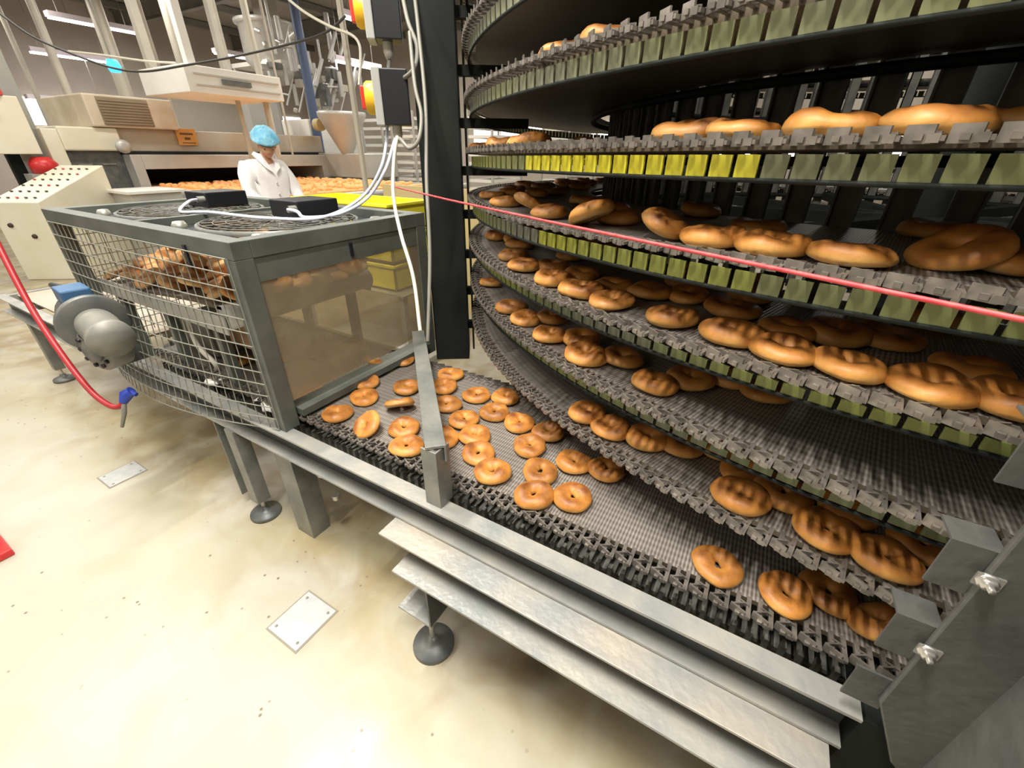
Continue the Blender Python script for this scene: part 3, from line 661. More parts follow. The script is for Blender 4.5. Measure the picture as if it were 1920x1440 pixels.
def name_row(lst, fmt, group):
    lst.sort(key=lambda o: project(o.location)[0])
    words = ['first','second','third','fourth','fifth','sixth','seventh','eighth','ninth','tenth','eleventh','twelfth','thirteenth','fourteenth','fifteenth','sixteenth','seventeenth','eighteenth','nineteenth','twentieth',
             'twenty-first','twenty-second','twenty-third','twenty-fourth','twenty-fifth','twenty-sixth','twenty-seventh','twenty-eighth','twenty-ninth','thirtieth','thirty-first','thirty-second','thirty-third','thirty-fourth','thirty-fifth','thirty-sixth']
    for i, o in enumerate(lst):
        tag(o, fmt % words[i], group=group)
# lowest straight belt
pix = [(702,682),(755,672),(687,714),(683,742),(632,773),(692,797),(750,760),(762,723),(757,798),(763,833),(833,722),(838,755),(830,817),(845,700),(893,738),(948,742),(870,783),(927,770),(973,790),(890,813),
       (1027,807),(898,847),(993,833),(925,882),(1012,879),(1077,863),(1137,877),(1000,925),(1075,928),(1345,1055),(1474,1110),(1557,1107),(1655,1173)]
low = []
for (u, v) in pix:
    p = PZ(u, v, ZS+.020); p.z = ZS+.002
    if not ok(p, .05): p.z += .03
    placed.append(p.copy()); tl = (.5,.3) if (u,v) in ((702,682),(692,797),(750,760),(1655,1173)) else None
    if tl: p.z += .012
    low.append(bagel(p, 1.0, tl))
name_row(low, 'golden bagel on the lowest straight belt, %s counted from the left in the photo', 'bagels on the lowest belt')
def tier_pt(k, u, v, lift=.02):
    """point of the helix surface of tier k (k counted as in the photo, lowest straight belt = 1) seen at a pixel"""
    z = ZS+PIT*(k-1)
    for _ in range(25):
        p = PZ(u, v, z+lift); t = math.atan2(p.y-CY, p.x-CX)
        if t < -PI/2-.35: t += 2*PI          # far left .. back, counted on from the join
        tt = t+2*PI*(k-2) if t > 0 else t+2*PI*(k-1)
        z = hz(tt)
    return Vector((p.x, p.y, z+.002)), tt
def tier_az(k, u, v, rr):
    """outer-row point at radius rr along the pixel's azimuth, nearest crossing"""
    r_ = ray(u, v); a = Vector((r_.x, r_.y)); a.normalize(); c = Vector((CX, CY)); b = a.dot(c); d2 = c.dot(c)-b*b
    if d2 > rr*rr: s = b
    else: s = b-math.sqrt(rr*rr-d2)
    q = a*s; t = math.atan2(q.y-CY, q.x-CX)
    if t < -PI/2-.35: t += 2*PI
    tt = t+2*PI*(k-2) if t > 0 else t+2*PI*(k-1)
    return Vector((q.x, q.y, hz(tt)+.002)), tt
rows = {
 2: [(1093,773),(1137,803),(1213,818),(1230,868),(1320,867),(1387,930),(1463,930),(1553,990),(1590,950),(1397,880),(1267,820),(1663,1057),(1747,1077)],
 3: [(907,527),(940,575),(970,595),(1025,592),(1027,625),(1090,632),(1100,663),(1167,667),(1227,713),(1297,707),(1440,730),(1360,707)],
 4: [(932,440),(975,455),(980,495),(962,475),(1025,520),(1035,495),(1082,540),(1080,512),(1140,560),(1150,530),(1260,590),(1220,542),(1371,620),(1471,652),(1591,681),(1752,716),(1907,745),(1374,574),(1478,612),(1565,632),(1833,707),(1660,650),(1290,548)]}
for k in (2, 3, 4):
    lst = []
    for (u, v) in rows[k]:
        p, tt = tier_pt(k, u, v)
        rr_ = math.hypot(p.x-CX, p.y-CY)
        if rr_ > RO-.085: q = pol(tt, RO-.085, p.z); p = q
        for _ in range(12):
            if ok(p, .085): break
            d = Vector((CX-p.x, CY-p.y, 0)).normalized(); p = p+d*.02
        placed.append(p.copy()); lst.append(bagel(p, random.uniform(.98,1.12)))
    name_row(lst, {2:'golden bagel on the second belt up, %s from the left in its outer rows', 3:'golden bagel on the third belt up, %s from the left in its outer rows', 4:'golden bagel on the fourth belt up, %s from the left in its outer rows'}[k], {2:'bagels on the second belt',3:'bagels on the third belt',4:'bagels on the fourth belt'}[k])
az = {5: [(925,0),(950,0),(990,0),(1030,0),(1107,0),(1150,0),(1240,0),(1337,0),(1455,0),(1610,0),(1817,0),(1905,0)],
      6: [(903,0),(946,0),(992,0),(1293,0),(1392,0),(1552,0),(1742,0),(1905,0)], 7: [(1060,0),(1142,0)]}
VV = {5: 440, 6: 250, 7: 60}
for k in (5, 6, 7):
    lst = []
    for (u, _) in az[k]:
        p, tt = tier_az(k, u, VV[k], RO-.10 if u != 1817 else RO-.17)
        if not ok(p, .08): p, tt = tier_az(k, u+6, VV[k], RO-.19)
        placed.append(p.copy())
        tl = (-.42*math.cos(tt), -.42*math.sin(tt)) if (k == 5 and random.random() < .5) else None
        if tl: p = p+Vector((0,0,.014))
        lst.append(bagel(p, random.uniform(1.12,1.25) if k > 5 else random.uniform(1.0,1.15), tl))
    nm_ = {5:'fifth',6:'sixth',7:'seventh'}[k]
    name_row(lst, 'pale-sided bagel at the edge of the '+nm_+' belt up, %s from the left', 'bagels along the edge of the '+nm_+' belt')
# shaded inner rows
for k, cnt, t_a, t_b in ((4,26,PI*.95,PI*1.62),(5,32,PI*.75,PI*1.62),(6,9,PI*.95,PI*1.3),(3,5,PI*1.0,PI*1.2)):
    n = 0; tries = 0
    while n < cnt and tries < 3000:
        tries += 1
        t = random.uniform(t_a, t_b); rr_ = random.choice((1.88,1.78,1.68,1.58))+random.uniform(-.015,.015)
        if t > PI*1.33: tt = t-2*PI+2*PI*(k-1) 
        else: tt = t+2*PI*(k-2)
        p = pol(tt, rr_, hz(tt)+.002)
        if not ok(p, .10): continue
        placed.append(p.copy()); o = bagel(p, random.uniform(1.0,1.12)); n += 1
        nm_ = {3:'third',4:'fourth',5:'fifth',6:'sixth'}[k]
        tag(o, 'browned bagel in the shaded inner rows of the '+nm_+' belt up', group='inner rows of bagels on the '+nm_+' belt')
# dense layer inside the cage
for lay, (ya, yb, xa_, xb_, dz) in enumerate(((.75,1.33,-2.52,-1.53,.0), (.86,1.33,-2.45,-1.50,.048), (1.0,1.33,-2.38,-1.80,.10))):
    x = xa_; c_i = 0
    while x < xb_:
        y = ya+(.045 if c_i % 2 else 0)
        while y < yb:
            p = Vector((x+random.uniform(-.012,.012), y+random.uniform(-.012,.012), up_z(x)+.006+dz+random.uniform(0,.03)))
            o = bagel(p, 1.04, (random.uniform(-.5,.5), random.uniform(-.5,.5)), True)
            tag(o, 'pale orange bagel in the dense layer behind the cage mesh', group='bagels piled inside the mesh cage')
            y += .096
        x += (.090, .112, .125)[lay]; c_i += 1
for i in range(9):
    p = Vector((random.uniform(-1.62,-1.50), random.uniform(.74,1.28), ZU+.045+random.uniform(-.03,.03)))
    tag(bagel(p, 1., (random.uniform(-.7,.7), .8)), 'browned bagel tipping over the end of the belt inside the cage', group='bagels tipping over the inner belt end')
for i in range(8):
    for _ in range(40):
        p = Vector((random.uniform(-1.95,-1.32), random.uniform(.75,1.2), ZS+.002))
        if ok(p, .1): break
    placed.append(p.copy())
    tag(bagel(p), 'browned bagel on the lowest belt inside the cage, seen dimly through mesh and panel', group='bagels on the belt inside the cage')
# ================================================================== BACKGROUND : OVEN
OX = -8.5
def ybox(ua, va, ub, vb, x, depth):
    """box whose front face (plane x) spans two picture points, going back by depth"""
    a = PX(ua, va, x); b = PX(ub, vb, x)
    return (x-depth, min(a.y,b.y), min(a.z,b.z)), (x, max(a.y,b.y), max(a.z,b.z))
oven = thing('tunnel_oven', 'large beige and steel tunnel oven with wide black mouth behind the worker', 'oven', (OX-1, 4.6, 0))
y0, y1 = 3.28, 6.9
mz0, mz1, hz1 = .935, 1.115, 1.315; my0, my1 = 3.42, 6.62
o_ = MB(); o_.box((OX-3,y0,0),(OX,my0,hz1)); o_.box((OX-3,my1,0),(OX,y1,hz1)); o_.box((OX-3,my0,mz1),(OX,my1,hz1)); o_.box((OX-3,my0,0),(OX,my1,.86))
o_.obj('front_frame', M['stain'], oven, bevel=.01)
MB().box((OX-2.9,my0,.86),(OX-1.2,my1,mz1)).obj('oven_mouth', M['darkhole'], oven)
MB().box((OX-3.4,y0-.05,hz1+.04),(OX-.25,6.9,1.66)).obj('upper_body', M['scorch'], oven, bevel=.01)
MB().box((OX-3.4,y0-.0,hz1),(OX-.22,6.9,hz1+.04)).obj('dark_gap', M['darkhole'], oven)
ca = PX(165,168,OX); 
cab = MB().box((OX-1.6,3.02,1.66),(OX-.1,4.12,2.06)).obj('cabinet', M['beige'], oven, bevel=.02)
lv = MB(); lv.box((OX-.1,3.16,1.69),(OX-.085,3.78,2.03))
for k in range(9): lv.box((OX-.085,3.17,1.705+k*.035),(OX-.075,3.77,1.72+k*.035))
lv.obj('louvre_panel', M['louvre'], cab)
MB().box((OX-1.2,2.45,.0),(OX-.15,2.62,1.62)).obj('side_column', M['cream'], oven, bevel=.01)
MB().box((OX-1.2,2.62,1.36),(OX-.15,3.30,1.655)).obj('side_head', M['cream'], oven, bevel=.02)
rc = MB().box((OX-1.0,2.62,.0),(OX-.25,3.27,1.36)).obj('service_hatch', M['motor'], oven)
MB().box((OX-.25,2.72,1.18),(OX-.235,2.88,1.195)).box((OX-.25,3.0,1.18),(OX-.235,3.16,1.195)).obj('hatch_handle', M['wire'], rc)
MB().lathe((OX-.05,3.25,1.42),[(.09,0),(.09,.05),(.03,.07),(0,.07)],20,(1,0,0)).obj('vent_cap', M['stain'], oven)
sg = thing('oven_notice_sign', 'small orange notice plate with dark writing standing on the oven', 'sign', (OX-.2,4.78,1.38))
q0 = PX(327,240,OX-.2); q1 = PX(383,273,OX-.2)
MB().box((OX-.24,q0.y,q1.z),(OX-.2,q1.y-.08,q0.z)).obj('plate', M['sign'], sg, bevel=.005)
s_ = MB(); ww = q1.y-.08-q0.y; hh = q0.z-q1.z
def dash(a, b, zc, hgt):
    x = a
    while x < b: 
        s_.box((OX-.2,q0.y+ww*x,q1.z+hh*zc),(OX-.196,q0.y+ww*(x+.05),q1.z+hh*(zc+hgt))); x += .075
dash(.18,.82,.62,.12); dash(.36,.62,.32,.16); dash(.2,.8,.12,.05)
s_.obj('writing', M['dark'], sg)
ob = thing('oven_outfeed_conveyor', 'wide oven outfeed belt with silver edge roller beside the worker', 'conveyor', (-7,5,0))
MB().box((OX-1.2,my0+.05,.80),(-5.2,my1-.05,.855)).obj('belt', M['stain'], ob)
MB().box((OX-.4,my0+.1,.855),(-5.6,my1-.1,.872)).obj('product_bed', M['orange'], ob)
MB().tube([(-5.15,my0-.2,.84),(-5.15,my1+.5,.84)], .055, 16).obj('edge_roller', M['stain'], ob)
for yy in (my0-.08, my1+.02): MB().box((-8.4,yy,.68),(-5.2,yy+.06,.88)).obj('side_board', M['white'], ob)
for x in (-8.2,-6.8,-5.4):
    for y in (my0,my1): MB().box((x-.04,y-.04,0),(x+.04,y+.04,.72)).obj('leg', M['stain'], ob)
# scattered baked rolls bed: uncounted
rb_ = MB()
for i in range(420):
    x = random.uniform(OX-.3,-5.7); y = random.uniform(my0+.15,my1-.15)
    rb_.lathe((x,y,.872), [(.0,.045),(.03,.040),(.05,.02),(.045,0)], 8)
tag(rb_.obj('baked_roll_bed', M['orange']), 'orange bed of baked rolls leaving the dark oven mouth', 'rolls', kind='stuff')
# control console
cs = thing('control_console', 'cream sloping control console with rows of buttons at the left', 'console', (-7.3,1.9,0))
A = Vector((-7.55,1.42,0)); Bv = Vector((-7.12,1.72,0)); dn = Vector((-.42,.60,0)).normalized()*1.15
Cc = Bv+dn; D = A+dn
def prism(bot, tops, name, m, parent, bevel=0):
    n = len(bot); vs = bot+tops
    return MB().add(vs, [tuple(reversed(range(n))), tuple(range(n,2*n))]+[(i,(i+1)%n,(i+1)%n+n,i+n) for i in range(n)]).obj(name, m, parent, bevel)
prism([A,Bv,Cc,D], [A+Vector((0,0,.86)),Bv+Vector((0,0,.86)),Cc+Vector((0,0,1.20)),D+Vector((0,0,1.20))], 'console_body', M['cream'], cs, .01)
for i in range(6):
    for j in range(5):
        fa = (i+.6)/6.5; fb_ = (j+.6)/5.6
        p = A.lerp(Bv,fb_)+dn*fa+Vector((0,0,.86+.34*fa+.004)); MB().lathe(p, [(0,.012),(.013,.012),(.016,0)], 8).obj('push_button', M['redp'] if (i*3+j) % 7 == 2 else M['dark'], cs)
for (f1, zz) in ((.25,.42),(.62,.30)):
    p = A.lerp(Bv,f1)+Vector((0,0,zz+.2)); MB().lathe(p, [(0,.02),(.022,.02),(.026,0)], 10, (.57,-.82,0)).obj('front_button', M['dark'], cs)
# grey bin / low cabinets between console and cage
lc = thing('low_steel_cabinet', 'low grey steel cabinet with pale lid beside the oven', 'cabinet', (-7.6,2.6,0))
MB().box((-7.9,2.62,0),(-7.2,3.22,.88)).obj('body', M['stain'], lc, bevel=.01)
MB().box((-7.95,2.58,.88),(-7.15,3.26,.91)).obj('lid', M['white'], lc)
# pillar with electrical boxes at far left
pl_ = thing('steel_pillar', 'grey steel pillar at the far left of the hall', 'pillar', PX(62,300,-9.0)*1)
pl_.location.z = 0
pc = pl_.location
MB().box((pc.x-.16,pc.y-.14,0),(pc.x-.14,pc.y+.14,ZC)).box((pc.x+.14,pc.y-.14,0),(pc.x+.16,pc.y+.14,ZC)).box((pc.x-.14,pc.y-.012,0),(pc.x+.14,pc.y+.012,ZC)).obj('pillar_section', M['pillar'], pl_)
pp = PX(20,235,-8.6)
eb = thing('electrical_box', 'pale green electrical box with red cap beside the grey pillar', 'electrical box', pp-Vector((0,0,.35)))
MB().box((pp.x-.15,pp.y-.35,pp.z-.32),(pp.x,pp.y+.18,pp.z+.32)).obj('body', M['cream'], eb, bevel=.01)
MB().lathe((pp.x-.07,pp.y-.05,pp.z+.32),[(.13,0),(.13,.10),(.08,.14),(0,.14)],16).obj('red_cap', M['redp'], eb)
MB().lathe((pp.x,pp.y-.1,pp.z+.1),[(.03,0),(.03,.03),(0,.03)],10,(1,0,0)).obj('knob', M['dark'], eb)
p2 = PX(45,300,-8.9); MBb = MB().box((p2.x-.2,p2.y-.12,0),(p2.x-.1,p2.y+.02,p2.z+.1))
tag(MBb.obj('black_cable_tray', M['black']), 'black upright cable tray at the foot of the grey pillar', 'cable tray')
p3 = PX(82,310,-8.7)
tag(MB().lathe((p3.x,p3.y,p3.z-.1),[(0,0),(.14,0),(.15,.12),(.09,.2),(0,.2)],16).obj('red_bucket', M['redp']), 'red bucket behind the top of the control console', 'bucket')
tag(MB().box((p3.x-.15,p3.y-.2,0),(p3.x+.15,p3.y+.2,p3.z-.1)).obj('bucket_pedestal', M['pillar']), 'grey pedestal under the red bucket', 'pedestal')
tag(MB().box((p3.x-.95,p3.y+.02,0),(p3.x-.65,p3.y+.20,1.75)).obj('green_locker', mat('pale_green_paint', (.50,.55,.30), .5)), 'narrow pale green locker between pillar and oven', 'locker')
# overhead white cabinet
wx = -7.0; wa = PX(357,172,wx); wb = PX(357,120,wx)
wc = thing('overhead_cabinet', 'long white cabinet hung from the ceiling above the oven', 'cabinet', (wx-1.2,wa.y+2,wa.z))
MB().box((wx-1.2,wa.y,wa.z),(wx,wa.y+1.35,wb.z)).obj('cabinet_body', M['white'], wc, bevel=.01)
MB().box((wx,wa.y+.1,wa.z+.08),(wx+.012,wa.y+1.3,wa.z+.10)).box((wx,wa.y+.1,(wa.z+wb.z)/2+.05),(wx+.012,wa.y+1.3,(wa.z+wb.z)/2+.07)).obj('panel_seam', M['duct'], wc)
MB().box((wx,wa.y+.45,wb.z-.18),(wx+.03,wa.y+.85,wb.z-.12)).obj('handle', M['motor'], wc)
for (dy, dx) in ((.15,-.1),(.15,-1.1),(1.2,-1.1)): MB().box((wx+dx-.05,wa.y+dy-.05,wb.z),(wx+dx+.05,wa.y+dy+.05,ZC)).obj('hanger', M['pipe'] if dx < -.5 else M['white'], wc)
# conduits and poles
def pole(u, v, d, r, m, label, z0=None, name='vertical_pipe'):
    p = PD(u, v, d); z0 = 0 if z0 is None else z0
    tag(MB().tube([(p.x,p.y,z0),(p.x,p.y,ZC)], r, 10).obj(name, m), label, 'pipe', 'upright pipes in the hall')
pole(275,60,7.2,.045,M['pipe'],'cream upright pipe left of the white cabinet hanger',1.2)
pole(130,180,8.0,.07,M['pipe'],'thick cream upright pipe left of the oven cabinet')
pole(52,140,8.2,.045,M['pipe'],'thin cream pipe beside the grey pillar')
pole(195,60,8.6,.13,M['duct'],'broad taupe duct rising behind the oven cabinet',2.2,'vertical_duct')
pole(318,40,7.8,.09,M['duct'],'taupe duct just left of the white hanger',2.4,'vertical_duct')
pole(425,110,6.2,.035,M['pipe'],'pale pipe crossing in front of the white overhead cabinet',.9)
pole(480,110,6.4,.05,M['duct'],'taupe upright pipe in front of the flour tank',1.3)
pole(500,60,7.4,.02,M['pipe'],'thin pipe beside the flour tank',1.2)
pole(560,60,8.4,.09,M['bluepost'],'dark blue upright post behind the hopper',1.2,'hall_post')
pole(655,150,5.0,.02,M['pipe'],'thin pale pipe left of the lower switch box',.9)
pole(672,250,4.6,.03,M['duct'],'brown upright rod beside the steel hopper',0)
# silo tank over the depositor
tk = PD(505,85,9.5); tank = thing('flour_tank', 'round steel tank with rim on a white stand above the machines', 'tank', tk-Vector((0,0,.4)))
MB().lathe(tk-Vector((0,0,.32)), [(0,-.45),(.27,-.4),(.55,0),(.55,.65),(.62,.66),(.62,.72),(.54,.74),(0,.76)], 32).obj('tank_body', M['stain'], tank)
MB().box((tk.x-.9,tk.y-.45,tk.z-.42),(tk.x+.45,tk.y+.5,tk.z-.34)).obj('stand_deck', M['white'], tank)
for (dx,dy) in ((-.85,-.4),(.4,-.4),(-.85,.45),(.4,.45)): MB().box((tk.x+dx-.04,tk.y+dy-.04,1.67),(tk.x+dx+.04,tk.y+dy+.04,tk.z-.42)).obj('stand_leg', M['stain'], tank)
MB().box((tk.x-.1,tk.y-.15,tk.z+.45),(tk.x+.25,tk.y+.2,ZC)).obj('feed_duct', M['duct'], tank)
# hopper
hp = PD(645,245,8.5); hop = thing('steel_hopper', 'grey conical steel hopper behind the lower switch box', 'hopper', hp-Vector((0,0,.3)))
MB().lathe(hp, [(.03,-.47),(.11,-.42),(.46,.25),(.46,.31),(.42,.31)], 32).obj('cone', M['stain'], hop)
MB().box((hp.x-.9,hp.y-.1,.9),(hp.x+.6,hp.y+.8,hp.z-.40)).obj('hopper_machine', M['stain'], hop, bevel=.02)
MB().box((hp.x-.8,hp.y+.0,0),(hp.x+.4,hp.y+.7,.9)).obj('machine_base', M['duct'], hop)
MB().tube([(hp.x-.55,hp.y-.2,hp.z+.1),(hp.x-.40,hp.y-.2,hp.z+.1)],.11,12).obj('yellow_hub', M['tan'], hop)
# depositor machine
dp = PD(575,240,9.5); dep = thing('depositor_machine', 'pale cabinet machine with tangle of pipes beside the worker', 'machine', (dp.x,dp.y,0))
MB().box((dp.x-.5,dp.y-.25,1.1),(dp.x+.4,dp.y+1.3,dp.z+.15)).obj('body', M['white'], dep, bevel=.02)
MB().box((dp.x-.3,dp.y-1.25,1.67),(dp.x+.0,dp.y-.60,dp.z+.50)).obj('grey_door', M['boxgrey'], dep, bevel=.02)
MB().box((dp.x-.45,dp.y-.2,0),(dp.x+.3,dp.y+.8,1.1)).obj('pedestal', M['duct'], dep)
pg = MB()
rp = random.Random(5)
for i in range(48):
    a = dp+Vector((rp.uniform(-.4,.4), rp.uniform(-.9,1.6), rp.uniform(.2,1.6))); b = a+Vector(rp.choice([(0,0,rp.uniform(.3,.9)),(rp.uniform(-.5,.5),0,.05),(0,rp.uniform(-.6,.6),.02),(.1,.2,.5)]))
    pg.tube([a,b], rp.choice([.018,.025,.04,.055]), 8)
tag(pg.obj('pipework', M['stain'], dep), kind='stuff')
for i in range(12):
    a = dp+Vector((rp.uniform(-.3,.3), rp.uniform(-.4,1.4), rp.uniform(.3,1.2))); MB().cbox(a, (rp.uniform(.1,.3),rp.uniform(.1,.3),rp.uniform(.1,.4))).obj('valve_block', M['duct'] if i % 2 else M['motor'], dep)
# tray racks (pale stacks) right of the hopper and behind the spiral
def rack(p, wy, n, label, m=None, dz=.16, name='tray_rack'):
    t = thing(name, label, 'rack', (p.x,p.y,0), 'tray racks in the hall')
    q = MB()
    for (dx,dy) in ((-.3,0),(.3,0),(-.3,wy),(.3,wy)): q.box((p.x+dx-.02,p.y+dy-.02,0),(p.x+dx+.02,p.y+dy+.02,.2+dz*n))
    q.obj('rack_frame', M['stain'], t)
    for k in range(n): MB().box((p.x-.3,p.y,.2+dz*k),(p.x+.3,p.y+wy,.2+dz*k+.055)).obj('tray', m or M['white'], t)
rack(PD(705,300,9.6),.9,12,'pale tray rack between hopper and black post')
rack(PD(760,300,9.0),1.0,12,'pale tray rack behind the black post')
rack(PD(900,300,8.6),1.2,12,'tray rack seen left of the spiral drum')
rack(PD(1040,300,9.0),1.6,11,'tray rack seen through the gap left of the drum')
rack(PD(1330,300,8.2),1.6,12,'tray rack seen behind the middle drum slats')
rack(PD(1560,300,7.4),1.5,12,'tray rack seen behind the right drum slats')
rack(PD(1760,300,6.4),.8,11,'tray rack furthest right behind the drum slats')
pk = PD(1880,345,6.5); tag(MB().box((pk.x-.4,pk.y,.0),(pk.x-.1,pk.y+.5,1.5)).obj('pink_panel_box', M['pink']), 'pink and red box seen through the drum slats at right', 'box')
# yellow crates behind the cage
yc = PD(650,400,2.75)
for k in range(3):
    tz = .575+k*.185
    cr = MB(); X0, Y0, X1, Y1 = -2.95, 2.0, -2.05, 2.4
    cr.box((X0,Y0,tz),(X1,Y1,tz+.015)); cr.box((X0,Y0,tz),(X1,Y0+.015,tz+.17)); cr.box((X0,Y1-.015,tz),(X1,Y1,tz+.17)); cr.box((X0,Y0,tz),(X0+.015,Y1,tz+.17)); cr.box((X1-.015,Y0,tz),(X1,Y1,tz+.17)); cr.box((X0-.01,Y0-.01,tz+.15),(X1+.01,Y0,tz+.17)); cr.box((X1,Y0,tz+.15),(X1+.01,Y1,tz+.17))
    tag(cr.obj('yellow_crate', M['yellowcrate'], bevel=.004), 'yellow plastic crate behind the mesh cage, '+['bottom','middle','topmost'][k]+' of its stack', 'crate', 'yellow crates stacked behind the cage')
tag(MB().box((-3.05,1.95,0),(-1.95,2.45,.05)).box((-3.05,1.95,.56),(-1.95,2.45,.570)).box((-3.03,1.97,.05),(-2.99,2.01,.56)).box((-2.01,1.97,.05),(-1.97,2.01,.56)).box((-3.03,2.39,.05),(-2.99,2.43,.56)).box((-2.01,2.39,.05),(-1.97,2.43,.56)).obj('crate_trolley', M['stain']), 'low steel trolley carrying the yellow crates', 'trolley')
tb_ = MB().box((-3.3,3.2,0),(-2.2,3.25,1.12)).obj('tan_board', M['tan']); tag(tb_, 'tan upright board behind the yellow crates', 'board')
# floor clutter under the machine
tag(MB().box((-1.05,1.0,0),(-.75,1.25,.05)).obj('brown_tray', M['card']), 'brown tray on the dirty floor under the belt', 'tray')
# lamps
def lamp(u0, v0, d, ln, label):
    p = PD(u0, v0, d); z = p.z
    t = thing('tube_lamp', label, 'lamp', p, 'lit tube lamps under the ceiling')
    MB().box((p.x-.10,p.y,z),(p.x+.10,p.y+ln,z+.09)).obj('lamp_housing', M['lampwhite'], t)
    MB().box((p.x-.07,p.y+.02,z-.03),(p.x+.07,p.y+ln-.02,z)).obj('lit_tube', M['tube'], t)
    for yy in (.2, ln-.2): MB().tube([(p.x,p.y+yy,z+.09),(p.x,p.y+yy,ZC)], .008, 6).obj('suspension_wire', M['wire'], t)
lamp(88,30,8.5,1.55,'lit tube lamp nearest the top left of the photo')
lamp(55,96,9.6,1.6,'second lit tube lamp down at the left of the photo')
lamp(402,98,10.5,1.5,'lit tube lamp behind the pale pipe near the tank')
lamp(625,112,9.6,1.4,'lit tube lamp left of the lower switch box')
lamp(640,28,8.2,.8,'lit tube lamp beside the upper switch box')
lamp(50,185,9.8,1.6,'farthest lit tube lamp beside the grey pillar')
lamp(930,262,9.5,1.6,'lit tube lamp seen left of the drum')
bl = PD(213,123,7.0)
bz = thing('blue_lamp', 'small glowing blue lamp hanging over the oven cabinet', 'lamp', bl)
MB().lathe(bl-Vector((0,0,.09)), [(0,0),(.07,.0),(.10,.08),(.07,.17),(0,.18)], 16).obj('bulb', M['bluelight'], bz)
MB().tube([bl+Vector((0,0,.09)), Vector((bl.x,bl.y,ZC))], .012, 6).obj('hanging_rod', M['wire'], bz)
# bright clear strips (lit windows) on the far walls
for i, (y, wdt) in enumerate(((4.5,1.3),(11.2,1.4))):
    struct('window_%d' % (i+1), MB().box((XW+.0,y,1.9),(XW+.04,y+wdt,2.5)), M['winlight'], 'bright strip window in the far wall')
for i, (x, wdt) in enumerate(((-9.,2.6),(-5.,2.2),(-1.6,2.0),(1.8,2.0),(4.4,1.6))):
    struct('window_%d' % (i+3), MB().box((x,YN-.04,1.35),(x+wdt,YN,2.15)), M['winlight'], 'bright strip window in the wall behind the spiral')
# ================================================================== WORKER
PXC = Vector((-4.42,2.78,0))
person = thing('person', 'person in a white coat and blue hairnet looking down behind the cage', 'person', PXC)
face = math.atan2(-2.78*.9, 4.42)+.42        # heading: towards camera and a little to the right
R4 = Matrix.Translation(PXC) @ Matrix.Rotation(face, 4, 'Z')      # local +x forward, +y left
def skin(name, joints, edges, m, parent, root, sub=2):
    me = bpy.data.meshes.new(name); off = org(parent)
    me.from_pydata([tuple((R4 @ Vector(j[:3]))-off) for j in joints], edges, []); me.materials.append(m)
    o = bpy.data.objects.new(name, me); C.objects.link(o); o.parent = parent
    md = o.modifiers.new('skin', 'SKIN'); md.use_smooth_shade = True
    for i, j in enumerate(joints):
        sv = me.skin_vertices[0].data[i]; sv.radius = (j[3], j[4] if len(j) > 4 else j[3]); sv.use_root = (i == root)
    s2 = o.modifiers.new('sub', 'SUBSURF'); s2.levels = sub; s2.render_levels = sub
    return o
# continuous body: legs, pelvis, torso, neck, arms, fingers
J = [(0,0,.90,.12,.15),(0,0,1.10,.11,.14),(0,0,1.22,.085,.12),(.03,0,1.33,.05),(.08,0,1.39,.05),
     (0,.09,.84,.09),(0,.10,.48,.065),(0,.10,.10,.045),(.12,.11,.05,.04),
     (0,-.09,.84,.09),(0,-.10,.48,.065),(0,-.10,.10,.045),(.12,-.11,.05,.04)]
Ed = [(0,1),(1,2),(2,3),(3,4),(0,5),(5,6),(6,7),(7,8),(0,9),(9,10),(10,11),(11,12)]
for sgn in (1,-1):
    b = len(J)
    J += [(.0,.13*sgn,1.22,.045),(.045,.232*sgn,1.01,.036),(.26,.17*sgn,.93,.032),(.33,.14*sgn,.92,.030)]
    Ed += [(2,b),(b,b+1),(b+1,b+2),(b+2,b+3)]
    for q, (dy, ln) in enumerate(((-.03,.055),(-.01,.07),(.01,.075),(.03,.065))):
        k = len(J); J += [(.37,.14*sgn+dy*.8,.915,.009),(.37+ln*.6,.14*sgn+dy,.905,.0085),(.37+ln,.14*sgn+dy,.885,.008)]; Ed += [(b+3,k),(k,k+1),(k+1,k+2)]
    k = len(J); J += [(.345,.14*sgn-.045*sgn,.91,.010),(.385,.14*sgn-.06*sgn,.90,.009)]; Ed += [(b+3,k),(k,k+1)]
body = skin('body', J, Ed, M['skin'], person, 0)
# head: shaped sphere with brow, nose, chin, bowed forward
hc = Vector((.120,0,1.440)); tilt = Matrix.Rotation(-.30, 4, 'Z') @ Matrix.Rotation(.50, 4, 'Y')
hm = MB(); nu, nv = 28, 20; vs = []; fs = []
for i in range(nv+1):
    ph = PI*i/nv
    for j in range(nu):
        th = 2*PI*j/nu; x = math.sin(ph)*math.cos(th); y = math.sin(ph)*math.sin(th); z = math.cos(ph)
        px, py, pz = .095*x, .074*y, .115*z
        if z < -.1: k_ = 1-.32*min(1,(-z-.1)/.9); py *= k_; px = px*k_+.012*(-z)*(x > 0)
        fr2 = max(0, x)
        px += fr2**8*.022*math.exp(-((z+.12)/.16)**2)*math.exp(-(y/.16)**2)      # nose
        px += fr2**4*.006*math.exp(-((z+.48)/.09)**2)*math.exp(-(y/.3)**2)        # mouth
        px += fr2**4*.007*math.exp(-((z-.18)/.10)**2)                              # brow
        for sg_ in (-1,1): px -= fr2**4*.010*math.exp(-((z-.02)/.10)**2)*math.exp(-((y-.36*sg_)/.16)**2)
        vs.append(R4 @ (Matrix.Translation(hc) @ tilt @ Vector((px,py,pz))))
for i in range(nv):
    for j in range(nu): fs.append((i*nu+j, (i+1)*nu+j, (i+1)*nu+(j+1)%nu, i*nu+(j+1)%nu))
hm.add(vs, fs, True); hd2 = hm.obj('head', M['skin'], person)
